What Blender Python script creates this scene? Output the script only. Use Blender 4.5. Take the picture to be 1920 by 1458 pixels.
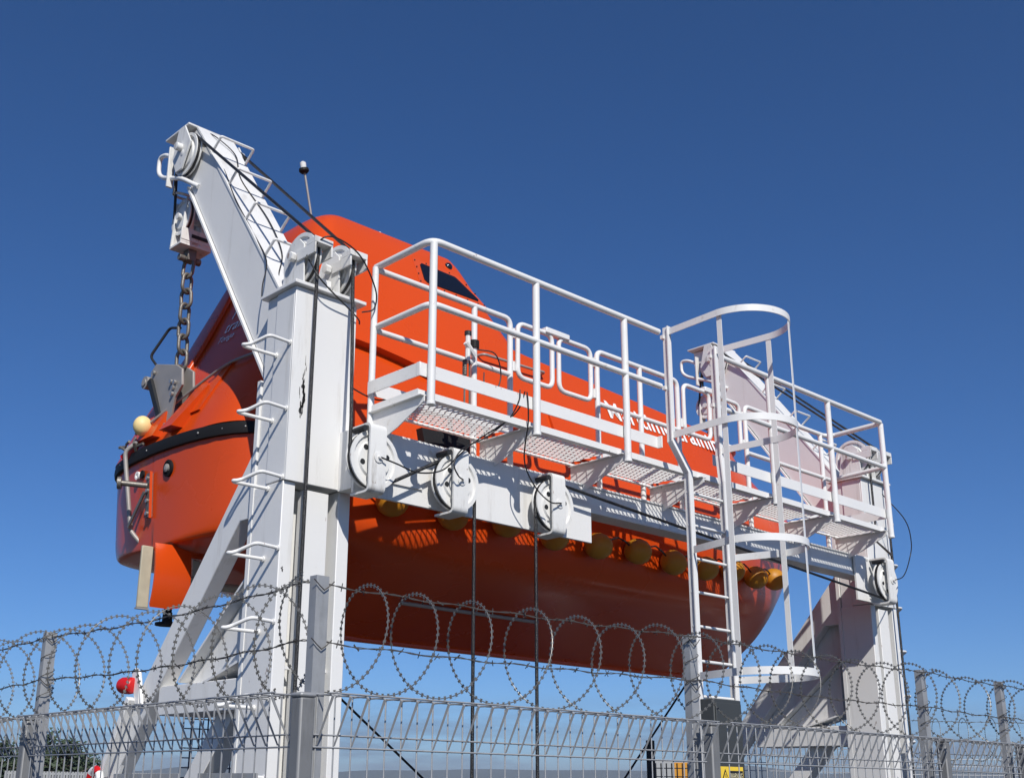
import bpy, math, random
from mathutils import Vector, Matrix
random.seed(7)
R = math.radians
for o in list(bpy.data.objects): bpy.data.objects.remove(o)
scn = bpy.context.scene
COL = scn.collection

# ------------------------------------------------------------------ camera
def set_camera():
    yaw, pitch, roll = R(42.2108), R(17.5), R(.5896)
    fwd = Vector((math.sin(yaw)*math.cos(pitch), math.cos(yaw)*math.cos(pitch), math.sin(pitch)))
    right = Vector((math.cos(yaw), -math.sin(yaw), 0)); up = right.cross(fwd)
    r = right*math.cos(roll)+up*math.sin(roll); u = -right*math.sin(roll)+up*math.cos(roll)
    cd = bpy.data.cameras.new('camera'); cam = bpy.data.objects.new('camera', cd); COL.objects.link(cam)
    cd.sensor_width = 36; cd.sensor_fit = 'HORIZONTAL'; cd.lens = 2185.1/1920*36
    cd.shift_x = (960-881.1)/1920; cd.shift_y = (790.5-729)/1920
    cd.clip_start = .05; cd.clip_end = 30000
    m = Matrix((( r.x, u.x, -fwd.x, -4.7105), (r.y, u.y, -fwd.y, -5.5794), (r.z, u.z, -fwd.z, 1.6316), (0, 0, 0, 1)))
    cam.matrix_world = m
    scn.camera = cam
set_camera()

# ------------------------------------------------------------------ sky + sun
SUN = Vector((-.53, -1, .95)).normalized()
sun_el = math.asin(SUN.z); sun_az = math.atan2(SUN.x, SUN.y)
world = bpy.data.worlds.new('World'); scn.world = world; world.use_nodes = True
nt = world.node_tree; N = nt.nodes; LK = nt.links
bg = N['Background']
sky = N.new('ShaderNodeTexSky'); sky.sky_type = 'NISHITA'; sky.sun_disc = False
sky.sun_elevation = sun_el; sky.sun_rotation = sun_az
sky.altitude = 0; sky.air_density = .75; sky.dust_density = 0; sky.ozone_density = 4.0
hs = N.new('ShaderNodeHueSaturation'); hs.inputs['Saturation'].default_value = 1.08; hs.inputs['Value'].default_value = 1.0
tint = N.new('ShaderNodeMixRGB'); tint.blend_type = 'MULTIPLY'; tint.inputs[0].default_value = 1; tint.inputs[2].default_value = (.60, .77, 1, 1)
LK.new(sky.outputs[0], tint.inputs[1]); LK.new(tint.outputs[0], hs.inputs['Color'])
# thin low cloud band: the same all the way round the horizon
tc = N.new('ShaderNodeTexCoord'); sep = N.new('ShaderNodeSeparateXYZ'); LK.new(tc.outputs['Generated'], sep.inputs[0])
mp = N.new('ShaderNodeMapping'); mp.inputs['Scale'].default_value = (5, 5, 34); LK.new(tc.outputs['Generated'], mp.inputs[0])
nz = N.new('ShaderNodeTexNoise'); nz.inputs['Scale'].default_value = 1.6; nz.inputs['Detail'].default_value = 7; nz.inputs['Roughness'].default_value = .62
LK.new(mp.outputs[0], nz.inputs['Vector'])
cr = N.new('ShaderNodeValToRGB'); cr.color_ramp.elements[0].position = .43; cr.color_ramp.elements[1].position = .66
LK.new(nz.outputs[0], cr.inputs[0])
el = N.new('ShaderNodeMapRange'); el.interpolation_type = 'SMOOTHSTEP'
el.inputs['From Min'].default_value = .085; el.inputs['From Max'].default_value = .03; LK.new(sep.outputs['Z'], el.inputs['Value'])
mul = N.new('ShaderNodeMath'); mul.operation = 'MULTIPLY'; LK.new(cr.outputs[0], mul.inputs[0]); LK.new(el.outputs[0], mul.inputs[1])
mul2 = N.new('ShaderNodeMath'); mul2.operation = 'MULTIPLY'; mul2.inputs[1].default_value = .85; LK.new(mul.outputs[0], mul2.inputs[0])
mx = N.new('ShaderNodeMixRGB'); LK.new(mul2.outputs[0], mx.inputs[0]); LK.new(hs.outputs[0], mx.inputs[1]); mx.inputs[2].default_value = (1.75, 2.5, 3.9, 1)
LK.new(mx.outputs[0], bg.inputs[0]); bg.inputs[1].default_value = .097
sl = bpy.data.lights.new('sun', 'SUN'); sl.energy = 4.9; sl.angle = R(.53); sl.color = (1, .955, .89)
so = bpy.data.objects.new('sun', sl); COL.objects.link(so); so.rotation_euler = SUN.to_track_quat('Z', 'Y').to_euler(); so.location = (-20, -31, 18)
vs = scn.view_settings; vs.view_transform = 'Standard'; vs.look = 'None'; vs.exposure = 0; vs.gamma = 1; vs.use_curve_mapping = False

# ------------------------------------------------------------------ materials
def mat(name, col, rough=.5, metal=0, coat=0, var=.0, vscale=3.0, dirt=None, dscale=9., dth=.62, bump=0, bscale=60., streak=False, spec=.5, emit=None, rust=None):
    m = bpy.data.materials.new(name); m.use_nodes = True
    n = m.node_tree.nodes; l = m.node_tree.links; b = n['Principled BSDF']
    b.inputs['Roughness'].default_value = rough; b.inputs['Metallic'].default_value = metal
    b.inputs['Specular IOR Level'].default_value = spec
    if coat: b.inputs['Coat Weight'].default_value = coat; b.inputs['Coat Roughness'].default_value = .06
    c = (*col, 1)
    tcn = n.new('ShaderNodeTexCoord')
    out = None
    if var:
        t = n.new('ShaderNodeTexNoise'); t.inputs['Scale'].default_value = vscale; t.inputs['Detail'].default_value = 6
        l.new(tcn.outputs['Object'], t.inputs['Vector'])
        x = n.new('ShaderNodeMixRGB'); x.inputs[1].default_value = tuple(v*(1-var) for v in col)+(1,); x.inputs[2].default_value = tuple(min(1, v*(1+var)) for v in col)+(1,)
        l.new(t.outputs[0], x.inputs[0]); out = x.outputs[0]
        rr = n.new('ShaderNodeMapRange'); rr.inputs['To Min'].default_value = max(.02, rough-.12); rr.inputs['To Max'].default_value = min(1, rough+.14)
        l.new(t.outputs[0], rr.inputs['Value']); l.new(rr.outputs[0], b.inputs['Roughness'])
    if dirt:
        mpn = n.new('ShaderNodeMapping'); l.new(tcn.outputs['Object'], mpn.inputs[0])
        if streak: mpn.inputs['Scale'].default_value = (1, 1, .12)
        t2 = n.new('ShaderNodeTexNoise'); t2.inputs['Scale'].default_value = dscale; t2.inputs['Detail'].default_value = 8; t2.inputs['Roughness'].default_value = .7
        l.new(mpn.outputs[0], t2.inputs['Vector'])
        rp = n.new('ShaderNodeValToRGB'); rp.color_ramp.elements[0].position = dth; rp.color_ramp.elements[1].position = dth+.13
        l.new(t2.outputs[0], rp.inputs[0])
        x2 = n.new('ShaderNodeMixRGB'); x2.inputs[2].default_value = (*dirt[:3], 1)
        if out: l.new(out, x2.inputs[1])
        else: x2.inputs[1].default_value = c
        sc = n.new('ShaderNodeMath'); sc.operation = 'MULTIPLY'; sc.inputs[1].default_value = dirt[3] if len(dirt) > 3 else .6
        l.new(rp.outputs[0], sc.inputs[0]); l.new(sc.outputs[0], x2.inputs[0]); out = x2.outputs[0]
    if rust:
        # rust blooms: fine noise gated by a broad one, pulled downwards
        mr = n.new('ShaderNodeMapping'); mr.inputs['Scale'].default_value = (1, 1, .45); l.new(tcn.outputs['Object'], mr.inputs[0])
        r1 = n.new('ShaderNodeTexNoise'); r1.inputs['Scale'].default_value = rust[0]; r1.inputs['Detail'].default_value = 5; l.new(mr.outputs[0], r1.inputs['Vector'])
        r2 = n.new('ShaderNodeTexNoise'); r2.inputs['Scale'].default_value = rust[0]*.17; r2.inputs['Detail'].default_value = 3; l.new(tcn.outputs['Object'], r2.inputs['Vector'])
        mm = n.new('ShaderNodeMath'); mm.operation = 'MULTIPLY'; l.new(r1.outputs[0], mm.inputs[0]); l.new(r2.outputs[0], mm.inputs[1])
        rc = n.new('ShaderNodeValToRGB'); rc.color_ramp.elements[0].position = rust[1]; rc.color_ramp.elements[1].position = rust[1]+.05
        l.new(mm.outputs[0], rc.inputs[0])
        x3 = n.new('ShaderNodeMixRGB'); x3.inputs[2].default_value = (.17, .075, .03, 1); l.new(out, x3.inputs[1])
        sc3 = n.new('ShaderNodeMath'); sc3.operation = 'MULTIPLY'; sc3.inputs[1].default_value = .75; l.new(rc.outputs[0], sc3.inputs[0]); l.new(sc3.outputs[0], x3.inputs[0]); out = x3.outputs[0]
    if out: l.new(out, b.inputs['Base Color'])
    else: b.inputs['Base Color'].default_value = c
    if bump:
        t3 = n.new('ShaderNodeTexNoise'); t3.inputs['Scale'].default_value = bscale; t3.inputs['Detail'].default_value = 4
        l.new(tcn.outputs['Object'], t3.inputs['Vector'])
        bp = n.new('ShaderNodeBump'); bp.inputs['Strength'].default_value = bump; bp.inputs['Distance'].default_value = .01
        l.new(t3.outputs[0], bp.inputs['Height']); l.new(bp.outputs[0], b.inputs['Normal'])
    if emit: b.inputs['Emission Color'].default_value = (*emit, 1); b.inputs['Emission Strength'].default_value = 1
    return m
M = {}
M['white'] = mat('white_paint', (.715, .715, .70), .38, var=.035, vscale=2.2, dirt=(.40, .375, .33, .42), dscale=5, dth=.54, bump=.07, bscale=14, streak=True, rust=(30, .445))
M['rail'] = mat('white_rail_paint', (.735, .735, .72), .34, var=.03, vscale=5, dirt=(.42, .36, .28, .5), dscale=11, dth=.60, rust=(44, .44))
M['worn'] = mat('worn_white_paint', (.70, .70, .68), .45, var=.05, vscale=4, dirt=(.25, .22, .18, .6), dscale=14, dth=.55, bump=.08, bscale=40, streak=True, rust=(38, .41))
M['orange'] = mat('orange_glassfibre', (.58, .062, .006), .27, coat=.06, spec=.32, var=.05, vscale=.9, dirt=(.47, .046, .006, .5), dscale=3, dth=.6, bump=.018, bscale=2.2)
M['orange2'] = mat('orange_fitting', (.58, .068, .012), .35, coat=.1, var=.06, vscale=3)
M['black'] = mat('black_rubber', (.012, .012, .013), .6, spec=.2, var=.1, bump=.1, bscale=60)
M['rope'] = mat('greased_wire_rope', (.008, .008, .009), .32, var=.2, vscale=40, bump=.7, bscale=160, spec=.6)
M['hose'] = mat('black_hose', (.01, .01, .011), .42)
M['chain'] = mat('dark_steel', (.20, .185, .165), .5, metal=.6, var=.25, vscale=18, dirt=(.16, .08, .04, .5), dscale=25, bump=.2, bscale=70)
M['hook'] = mat('grey_plate_steel', (.33, .31, .29), .5, metal=.25, var=.15, vscale=8, dirt=(.08, .06, .05, .5), dscale=12, streak=True)
M['galv'] = mat('galvanised_steel', (.34, .35, .36), .52, metal=.35, var=.18, vscale=14, dirt=(.14, .14, .13, .5), dscale=10, dth=.55, streak=True)
M['galvpost'] = mat('weathered_post_steel', (.20, .205, .21), .55, metal=.3, var=.22, vscale=8, dirt=(.09, .09, .085, .6), dscale=8, dth=.5, streak=True)
M['galvwire'] = mat('galvanised_wire', (.36, .37, .38), .48, metal=.35, var=.2, vscale=22)
M['razor'] = mat('razor_tape', (.20, .195, .18), .45, metal=.5, var=.2, vscale=30, dirt=(.2, .12, .06, .6), dscale=30, dth=.6)
M['barbed'] = mat('rusted_barbed_wire', (.07, .065, .06), .6, metal=.3, var=.2, vscale=30)
M['glass'] = mat('dark_window', (.006, .007, .012), .06, spec=.7)
M['yellow'] = mat('yellow_float', (.44, .19, .01), .5, var=.2, vscale=4, dirt=(.2, .09, .01, .6), dscale=9, dth=.55)
M['cream'] = mat('cream_float', (.78, .60, .27), .5, var=.1, vscale=8, dirt=(.25, .15, .05, .7), dscale=18, dth=.6)
M['red'] = mat('red_plastic', (.55, .012, .012), .35, var=.08, vscale=8)
M['bronze'] = mat('weathered_nozzle_lip', (.42, .38, .28), .6, var=.3, vscale=9, dirt=(.2, .17, .12, .7), dscale=9, streak=True)
M['letter'] = mat('white_lettering', (.82, .82, .80), .4)
M['bolt'] = mat('bolt_steel', (.45, .44, .42), .4, metal=.7)
M['cab'] = mat('dark_grey_cabinet', (.045, .05, .052), .5, var=.1, vscale=4, dirt=(.12, .12, .11, .3), dscale=6, streak=True)
M['signy'] = mat('yellow_sign', (.78, .55, .05), .5)
M['signc'] = mat('cream_sign', (.75, .68, .42), .5)
M['navy'] = mat('navy_mesh', (.015, .03, .075), .5)
M['darkpost'] = mat('dark_post', (.012, .014, .017), .6)
M['tan'] = mat('ochre_cladding', (.55, .25, .02), .6, var=.1, vscale=2)
M['greyb'] = mat('grey_cladding', (.33, .34, .34), .7, var=.1, vscale=2)
M['leaf'] = mat('pine_needles', (.035, .055, .028), .7, var=.3, vscale=.8)
M['bark'] = mat('bark', (.09, .07, .055), .9, var=.3, vscale=4)
M['ground'] = mat('concrete_ground', (.055, .055, .053), .85, var=.15, vscale=.6, dirt=(.04, .04, .04, .5), dscale=.4)
M['hill'] = mat('bush_covered_hill', (.06, .075, .055), .95, var=.3, vscale=.004)
M['sea'] = mat('sea_water', (.02, .05, .07), .15, var=.2, vscale=.01, bump=.3, bscale=.05)
M['lamp'] = mat('lamp_lens', (.75, .75, .72), .15)

# ------------------------------------------------------------------ mesh helpers
class MB:
    def __init__(s): s.v = []; s.f = []
    def add(s, vs, fs):
        b = len(s.v); s.v += [tuple(v) for v in vs]; s.f += [tuple(i+b for i in f) for f in fs]; return s
    def box(s, x0, x1, y0, y1, z0, z1):
        return s.add([(x, y, z) for z in (z0, z1) for y in (y0, y1) for x in (x0, x1)],
                     [(0, 2, 3, 1), (4, 5, 7, 6), (0, 1, 5, 4), (2, 6, 7, 3), (0, 4, 6, 2), (1, 3, 7, 5)])
    def bar(s, a, b, w, h, up=(0, 0, 1)):
        a = Vector(a); b = Vector(b); d = (b-a).normalized(); u = Vector(up)
        sd = d.cross(u)
        if sd.length < 1e-4: sd = d.cross(Vector((1, 0, 0)))
        sd.normalize(); u = sd.cross(d).normalized()
        vs = [p+sd*i*w/2+u*j*h/2 for p in (a, b) for i, j in ((-1, -1), (1, -1), (1, 1), (-1, 1))]
        return s.add(vs, [(3, 2, 1, 0), (4, 5, 6, 7), (0, 1, 5, 4), (1, 2, 6, 5), (2, 3, 7, 6), (3, 0, 4, 7)])
    def prism(s, poly, a0, a1, axis='x'):
        # poly: 2D points; axis x -> (y,z), y -> (x,z), z -> (x,y)
        def p3(p, a): return (a, p[0], p[1]) if axis == 'x' else ((p[0], a, p[1]) if axis == 'y' else (p[0], p[1], a))
        n = len(poly); vs = [p3(p, a0) for p in poly]+[p3(p, a1) for p in poly]
        area = sum(poly[i][0]*poly[(i+1) % n][1]-poly[(i+1) % n][0]*poly[i][1] for i in range(n))
        fl = (area > 0) if axis != 'y' else (area < 0)
        if a1 < a0: fl = not fl
        fs = [tuple(range(n)), tuple(range(2*n-1, n-1, -1))]+[(i, n+i, n+(i+1) % n, (i+1) % n) for i in range(n)]
        if fl: fs = [f[::-1] for f in fs]
        return s.add(vs, fs)
    def tube(s, pts, r, n=8, closed=False, caps=True):
        P = [Vector(p) for p in pts]; m = len(P); rings = []
        nrm = None
        for i in range(m):
            if closed: t = P[(i+1) % m]-P[i-1]
            else: t = P[min(i+1, m-1)]-P[max(i-1, 0)]
            if t.length < 1e-9: t = Vector((0, 0, 1))
            t.normalize()
            if nrm is None:
                nrm = t.orthogonal().normalized()
            nrm = (nrm-t*nrm.dot(t))
            if nrm.length < 1e-6: nrm = t.orthogonal()
            nrm.normalize(); bn = t.cross(nrm)
            k = 1.
            if 0 < i < m-1 and not closed:
                a = (P[i]-P[i-1]).normalized(); k = 1/max(.6, a.dot(t))
            rings.append([P[i]+(nrm*math.cos(2*math.pi*j/n)+bn*math.sin(2*math.pi*j/n))*r*k for j in range(n)])
        vs = [v for rg in rings for v in rg]; fs = []
        for i in range(m if closed else m-1):
            i2 = (i+1) % m
            for j in range(n): fs.append((i*n+j, i*n+(j+1) % n, i2*n+(j+1) % n, i2*n+j))
        if caps and not closed: fs += [tuple(range(n-1, -1, -1)), tuple(range((m-1)*n, m*n))]
        return s.add(vs, fs)
    def disc(s, c, axis, prof, n=28):
        # lathe: prof list of (dist along axis, radius)
        c = Vector(c); ax = Vector(axis).normalized(); u = ax.orthogonal().normalized(); w = ax.cross(u)
        vs = []; fs = []; m = len(prof)
        for a, r in prof:
            for j in range(n):
                t = 2*math.pi*j/n; vs.append(c+ax*a+(u*math.cos(t)+w*math.sin(t))*r)
        for i in range(m-1):
            for j in range(n): fs.append((i*n+j, i*n+(j+1) % n, (i+1)*n+(j+1) % n, (i+1)*n+j))
        fs += [tuple(range(n-1, -1, -1)), tuple(range((m-1)*n, m*n))]
        return s.add(vs, fs)
    def ball(s, c, rx, ry=None, rz=None, n=14, m=9):
        ry = ry or rx; rz = rz or rx
        vs = [(c[0], c[1], c[2]-rz)]; fs = []
        for i in range(1, m):
            a = math.pi*i/m
            for j in range(n):
                t = 2*math.pi*j/n; vs.append((c[0]+rx*math.sin(a)*math.cos(t), c[1]+ry*math.sin(a)*math.sin(t), c[2]-rz*math.cos(a)))
        vs.append((c[0], c[1], c[2]+rz)); L = len(vs)-1
        for j in range(n): fs.append((0, 1+(j+1) % n, 1+j)); fs.append((L, 1+(m-2)*n+j, 1+(m-2)*n+(j+1) % n))
        for i in range(m-2):
            for j in range(n): fs.append((1+i*n+j, 1+i*n+(j+1) % n, 1+(i+1)*n+(j+1) % n, 1+(i+1)*n+j))
        return s.add(vs, fs)
    def build(s, name, m, parent=None, smooth=None, bevel=0, loc=None):
        me = bpy.data.meshes.new(name)
        off = Vector((0, 0, 0))
        if parent is not None:
            q = parent
            while q is not None: off += q.location; q = q.parent
        if loc is not None: off = off+Vector(loc)
        me.from_pydata([(v[0]-off.x, v[1]-off.y, v[2]-off.z) for v in s.v], [], s.f)
        me.materials.append(m if not isinstance(m, str) else M[m])
        o = bpy.data.objects.new(name, me); COL.objects.link(o)
        if loc is not None: o.location = loc
        if parent is not None: o.parent = parent
        if smooth: shade(o, smooth)
        if bevel:
            b = o.modifiers.new('bevel', 'BEVEL'); b.width = bevel; b.segments = 2; b.limit_method = 'ANGLE'; b.angle_limit = R(40)
            shade(o, 40)
        return o
def shade(o, ang):
    me = o.data
    me.polygons.foreach_set('use_smooth', [True]*len(me.polygons))
    me.set_sharp_from_angle(angle=R(ang))
def tag(o, label, cat, group=None):
    o['label'] = label; o['category'] = cat
    if group: o['group'] = group
    return o
def thing(name, loc, label, cat, group=None):
    o = bpy.data.objects.new(name, None); COL.objects.link(o); o.location = loc; o.empty_display_size = .1
    return tag(o, label, cat, group)
def struct(o): o['kind'] = 'structure'; return o
def copyobj(o, parent=None, loc=None):
    c = o.copy(); COL.objects.link(c)
    if parent is not None: c.parent = parent
    if loc is not None: c.location = loc
    for k in ('label', 'category', 'group'):
        if k in c and parent is not None: del c[k]
    return c
def cat(p, n=8):
    # Catmull-Rom through points
    P = [Vector(q) for q in p]; P = [P[0]*2-P[1]]+P+[P[-1]*2-P[-2]]; out = []
    for i in range(1, len(P)-2):
        for k in range(n):
            t = k/n; a, b, c, d = P[i-1:i+3]
            out.append(.5*((2*b)+(c-a)*t+(2*a-5*b+4*c-d)*t*t+(3*b-3*c+d-a)*t**3))
    out.append(P[-2]); return out
def fillet(pts, r, n=5, closed=False):
    P = [Vector(p) for p in pts]; out = []; m = len(P)
    for i in range(m):
        if not closed and i in (0, m-1): out.append(P[i]); continue
        a = P[i-1]; b = P[i]; c = P[(i+1) % m]
        d1 = (a-b); d2 = (c-b); rr = min(r, d1.length*.48, d2.length*.48)
        p = b+d1.normalized()*rr; q = b+d2.normalized()*rr
        for k in range(n+1):
            t = k/n; out.append((1-t)**2*p+2*t*(1-t)*b+t*t*q)
    return out
def interp(x, tab):
    if x <= tab[0][0]: return tab[0][1]
    for (a, u), (b, v) in zip(tab, tab[1:]):
        if x <= b:
            return u+(v-u)*(x-a)/(b-a)
    return tab[-1][1]
def sinterp(x, tab):
    # smooth (monotone cubic-like) table lookup
    n = len(tab)
    if x <= tab[0][0]: return tab[0][1]
    if x >= tab[-1][0]: return tab[-1][1]
    for i in range(n-1):
        if x <= tab[i+1][0]: break
    def slope(k):
        if k == 0 or k == n-1:
            j = 0 if k == 0 else n-2
            return (tab[j+1][1]-tab[j][1])/(tab[j+1][0]-tab[j][0])
        s0 = (tab[k][1]-tab[k-1][1])/(tab[k][0]-tab[k-1][0]); s1 = (tab[k+1][1]-tab[k][1])/(tab[k+1][0]-tab[k][0])
        return 0 if s0*s1 <= 0 else 2*s0*s1/(s0+s1)
    h = tab[i+1][0]-tab[i][0]; t = (x-tab[i][0])/h
    return (2*t**3-3*t*t+1)*tab[i][1]+(t**3-2*t*t+t)*h*slope(i)+(-2*t**3+3*t*t)*tab[i+1][1]+(t**3-t*t)*h*slope(i+1)
def text_mesh(body, size, name, spacing=1.0, bold=.0):
    cu = bpy.data.curves.new('txt', 'FONT'); cu.body = body; cu.size = size; cu.space_character = spacing; cu.resolution_u = 4; cu.extrude = 0; cu.offset = size*bold
    ob = bpy.data.objects.new('txt', cu); COL.objects.link(ob)
    bpy.context.view_layer.update()
    me = bpy.data.meshes.new_from_object(ob.evaluated_get(bpy.context.evaluated_depsgraph_get()))
    vs = [tuple(v.co) for v in me.vertices]; fs = [tuple(p.vertices) for p in me.polygons]
    bpy.data.objects.remove(ob); bpy.data.curves.remove(cu); bpy.data.meshes.remove(me)
    return vs, fs

# ------------------------------------------------------------------ setting
g = MB(); S = 9000
g.add([(-S, -S, 0), (S, -S, 0), (S, S, 0), (-S, S, 0)], [(0, 1, 2, 3)])
struct(g.build('ground', 'ground'))
w = MB(); w.add([(-9000, 260, .05), (9000, -60, .05), (9000, 9000, .05), (-9000, 9000, .05)], [(0, 1, 2, 3)])
struct(w.build('sea', 'sea'))
def hills():
    b = MB(); rnd = random.Random(3); n = 260; rows = 5
    ph = [(rnd.uniform(0, 6.28), rnd.uniform(4, 60), rnd.uniform(.3, 1)) for _ in range(14)]
    for i in range(n+1):
        a = R(-10+110*i/n); h = 110+sum(am*22/(1+fr/12)*math.sin(a*fr+p) for p, fr, am in ph)
        for j in range(rows):
            t = j/(rows-1); d = 5200+1500*t
            b.v.append((math.sin(a)*d, math.cos(a)*d, max(-5, h*math.sin(t*math.pi*.5)**1.2-4+12*math.sin(a*90+j*2)*t*(1-t))))
    for i in range(n):
        for j in range(rows-1):
            k = i*rows+j; b.f.append((k, k+rows, k+rows+1, k+1))
    return struct(b.build('far_hills', 'hill', smooth=180))
hills()

# ------------------------------------------------------------------ lifeboat
YC = 2.65
boat = thing('lifeboat', (3.5, YC, 2.85), 'orange totally enclosed lifeboat hanging between the two white davits', 'lifeboat')
WS = [(-.60, 0.0), (-.588, .30), (-.56, .55), (-.51, .78), (-.435, .96), (-.32, 1.10), (-.15, 1.20), (.1, 1.29), (.6, 1.43), (1.2, 1.55), (2, 1.63), (3, 1.66), (4.2, 1.62), (5.2, 1.48), (6.1, 1.26), (6.9, .95), (7.5, .62), (7.95, .32), (8.2, .1), (8.25, 0)]
def ws(x): return sinterp(x, WS)
def zs(x): return sinterp(x, [(-.6, 4.17), (-.2, 4.165), (.3, 4.13), (1.5, 4.05), (3.5, 4.03), (5, 4.09), (6.5, 4.27), (8.25, 4.61)])
ZK = [(-.6, 3.37), (-.3, 3.36), (.2, 3.32), (.6, 3.10), (1.0, 2.90), (1.4, 2.87), (6.3, 2.87), (6.68, 2.92), (7.0, 3.16), (7.32, 3.47), (7.7, 3.86), (8.0, 4.22), (8.2, 4.52), (8.25, 4.6)]
def zk(x): return sinterp(x, ZK)
def zc(x): return sinterp(x, [(-.6, 3.42), (.3, 3.43), (1.5, 3.36), (5, 3.36), (6.4, 3.55), (7.2, 3.90), (8, 4.40), (8.25, 4.61)])
xs_h = [-.599, -.597, -.59, -.575, -.55, -.51, -.45, -.37, -.26, -.12, .1, .35, .6, .85, 1.1, 1.5, 2, 2.6, 3.2, 3.8, 4.4, 5, 5.5, 6, 6.4, 6.7, 7, 7.25, 7.5, 7.75, 7.95, 8.1, 8.2, 8.248]
hb = MB(); rows = None
for x in xs_h:
    W = ws(x); s_, k_, c_ = zs(x), zk(x), zc(x)
    c_ = max(c_, k_+.02)
    fl = interp(x, [(-.6, 1.0), (0, .99), (1.5, .95), (5, .94), (7, .80), (8.2, .6)])
    half = cat([(W, s_, 0), (W*(1-(1-fl)*.25), s_-.33*(s_-c_), 0), (W*(1-(1-fl)*.7), s_-.68*(s_-c_), 0), (W*fl-.012*W, c_+.09*(s_-c_), 0), (W*fl-.10*W, c_-.10*(c_-k_)-.012, 0), (W*.5, k_+.52*(c_-k_)-.008, 0), (W*.06, k_+.05*(c_-k_), 0), (0, k_, 0)], 4)
    def rk(z): return x+.07*max(0, s_-.05-z)*max(0, min(1, (.7-x)/1.2))
    ring = [(rk(p[1]), YC-p[0], p[1]) for p in half]+[(rk(p[1]), YC+p[0], p[1]) for p in reversed(half[:-1])]
    if rows is None: rows = len(ring)
    hb.v += ring
nr = len(xs_h)
for i in range(nr-1):
    for j in range(rows-1):
        a = i*rows+j; hb.f.append((a, a+rows, a+rows+1, a+1))
hb.f.append(tuple(range(rows))); hb.f.append(tuple(reversed(range((nr-1)*rows, nr*rows))))
for i in range(nr-1): hb.f.append((i*rows, i*rows+rows-1, (i+1)*rows+rows-1, (i+1)*rows))
hull = hb.build('hull', 'orange', boat, smooth=42)
# rubbing strake: black fender round the sheer
fb = MB(); out = []
plan = [(x, ws(x)) for x in [-.599, -.597, -.592, -.58, -.56, -.53, -.49, -.44, -.38, -.3, -.2, -.05, .2, .5, 1, 1.5, 2, 3, 4, 4.8, 5.4, 6, 6.5, 7, 7.4, 7.8, 8.05, 8.2, 8.25]]
loop = [(x, -w_) for x, w_ in plan]+[(x, w_) for x, w_ in reversed(plan[:-1])]
n = len(loop)
for i, (x, y) in enumerate(loop):
    x0, y0 = loop[i-1]; x1, y1 = loop[(i+1) % n]; tx, ty = x1-x0, y1-y0; L = math.hypot(tx, ty) or 1; nx, ny = ty/L, -tx/L
    z = zs(x)
    for dn, dz in ((-.02, -.048), (.028, -.044), (.036, 0), (.028, .044), (-.02, .048)):
        fb.v.append((x+nx*dn, YC+y+ny*dn, z+dz))
for i in range(n):
    for j in range(5):
        a = i*5+j; b_ = i*5+(j+1) % 5; c_ = ((i+1) % n)*5+(j+1) % 5; d_ = ((i+1) % n)*5+j; fb.f.append((a, d_, c_, b_))
fender = fb.build('rubbing_strake', 'black', boat, smooth=50)
fbolt = MB(); fbolt.ball((0, 0, 0), .0085, n=8, m=5); bo0 = None
for x, sgn in [(-.597, 1), (-.585, -.6), (-.55, -1), (-.49, -1), (-.40, -1), (-.28, -1), (-.55, 1), (-.59, -.35)]:
    y = YC+(ws(x) if abs(sgn) == 1 else ws(x)*abs(sgn))*(1 if sgn > 0 else -1)
    if bo0 is None:
        me = bpy.data.meshes.new('strake_bolt'); me.from_pydata(fbolt.v, [], fbolt.f); me.materials.append(M['bolt']); bo0 = me
    ob = bpy.data.objects.new('strake_bolt', bo0); COL.objects.link(ob); ob.parent = fender
    nx = -1 if x < -.5 else -.6
    ob.location = Vector((x+nx*.034, y+(-.026 if sgn < 0 else .026)*(0 if x < -.55 else 1), zs(x)))-boat.location
# canopy by rings
XA = [(4.22, -.57), (4.6, -.40), (5.0, -.20), (5.3, -.05), (5.7, .12), (6.1, .28), (6.3, .36), (6.42, .45), (6.475, .60)]
XF = [(4.22, 7.8), (4.6, 7.3), (4.8, 7.0), (4.95, 6.75), (5.08, 6.45), (5.17, 6.2), (5.24, 5.8), (5.30, 5.3), (5.36, 4.6), (5.42, 3.7), (5.46, 2.9), (5.50, 2.52), (5.95, 2.25), (6.33, 2.09), (6.43, 2.05), (6.475, 1.92)]
WC = [(4.22, 1.585), (4.5, 1.47), (4.9, 1.31), (5.3, 1.14), (5.55, 1.035), (5.8, .925), (6.1, .79), (6.33, .675), (6.43, .60), (6.475, .48)]
RA = [(4.22, .42), (5.0, .40), (5.6, .30), (6.3, .22), (6.475, .2)]
RFN = [(4.22, 3.6), (5.0, 2.0), (5.15, 1.2), (5.24, .6), (5.4, .5), (5.5, .25), (6.475, .18)]
def gtap(x, z):
    x_ = max(-.25, x); k = max(0, min(1, (6.2-z)/2.0)); return 1-(1-min(1, ws(min(x_, 3))/1.66))*k
def cwx(x, z): return interp(z, WC)*gtap(x, z)
def cxa(z): return interp(z, XA)
def cw(z): return interp(z, WC)
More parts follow.
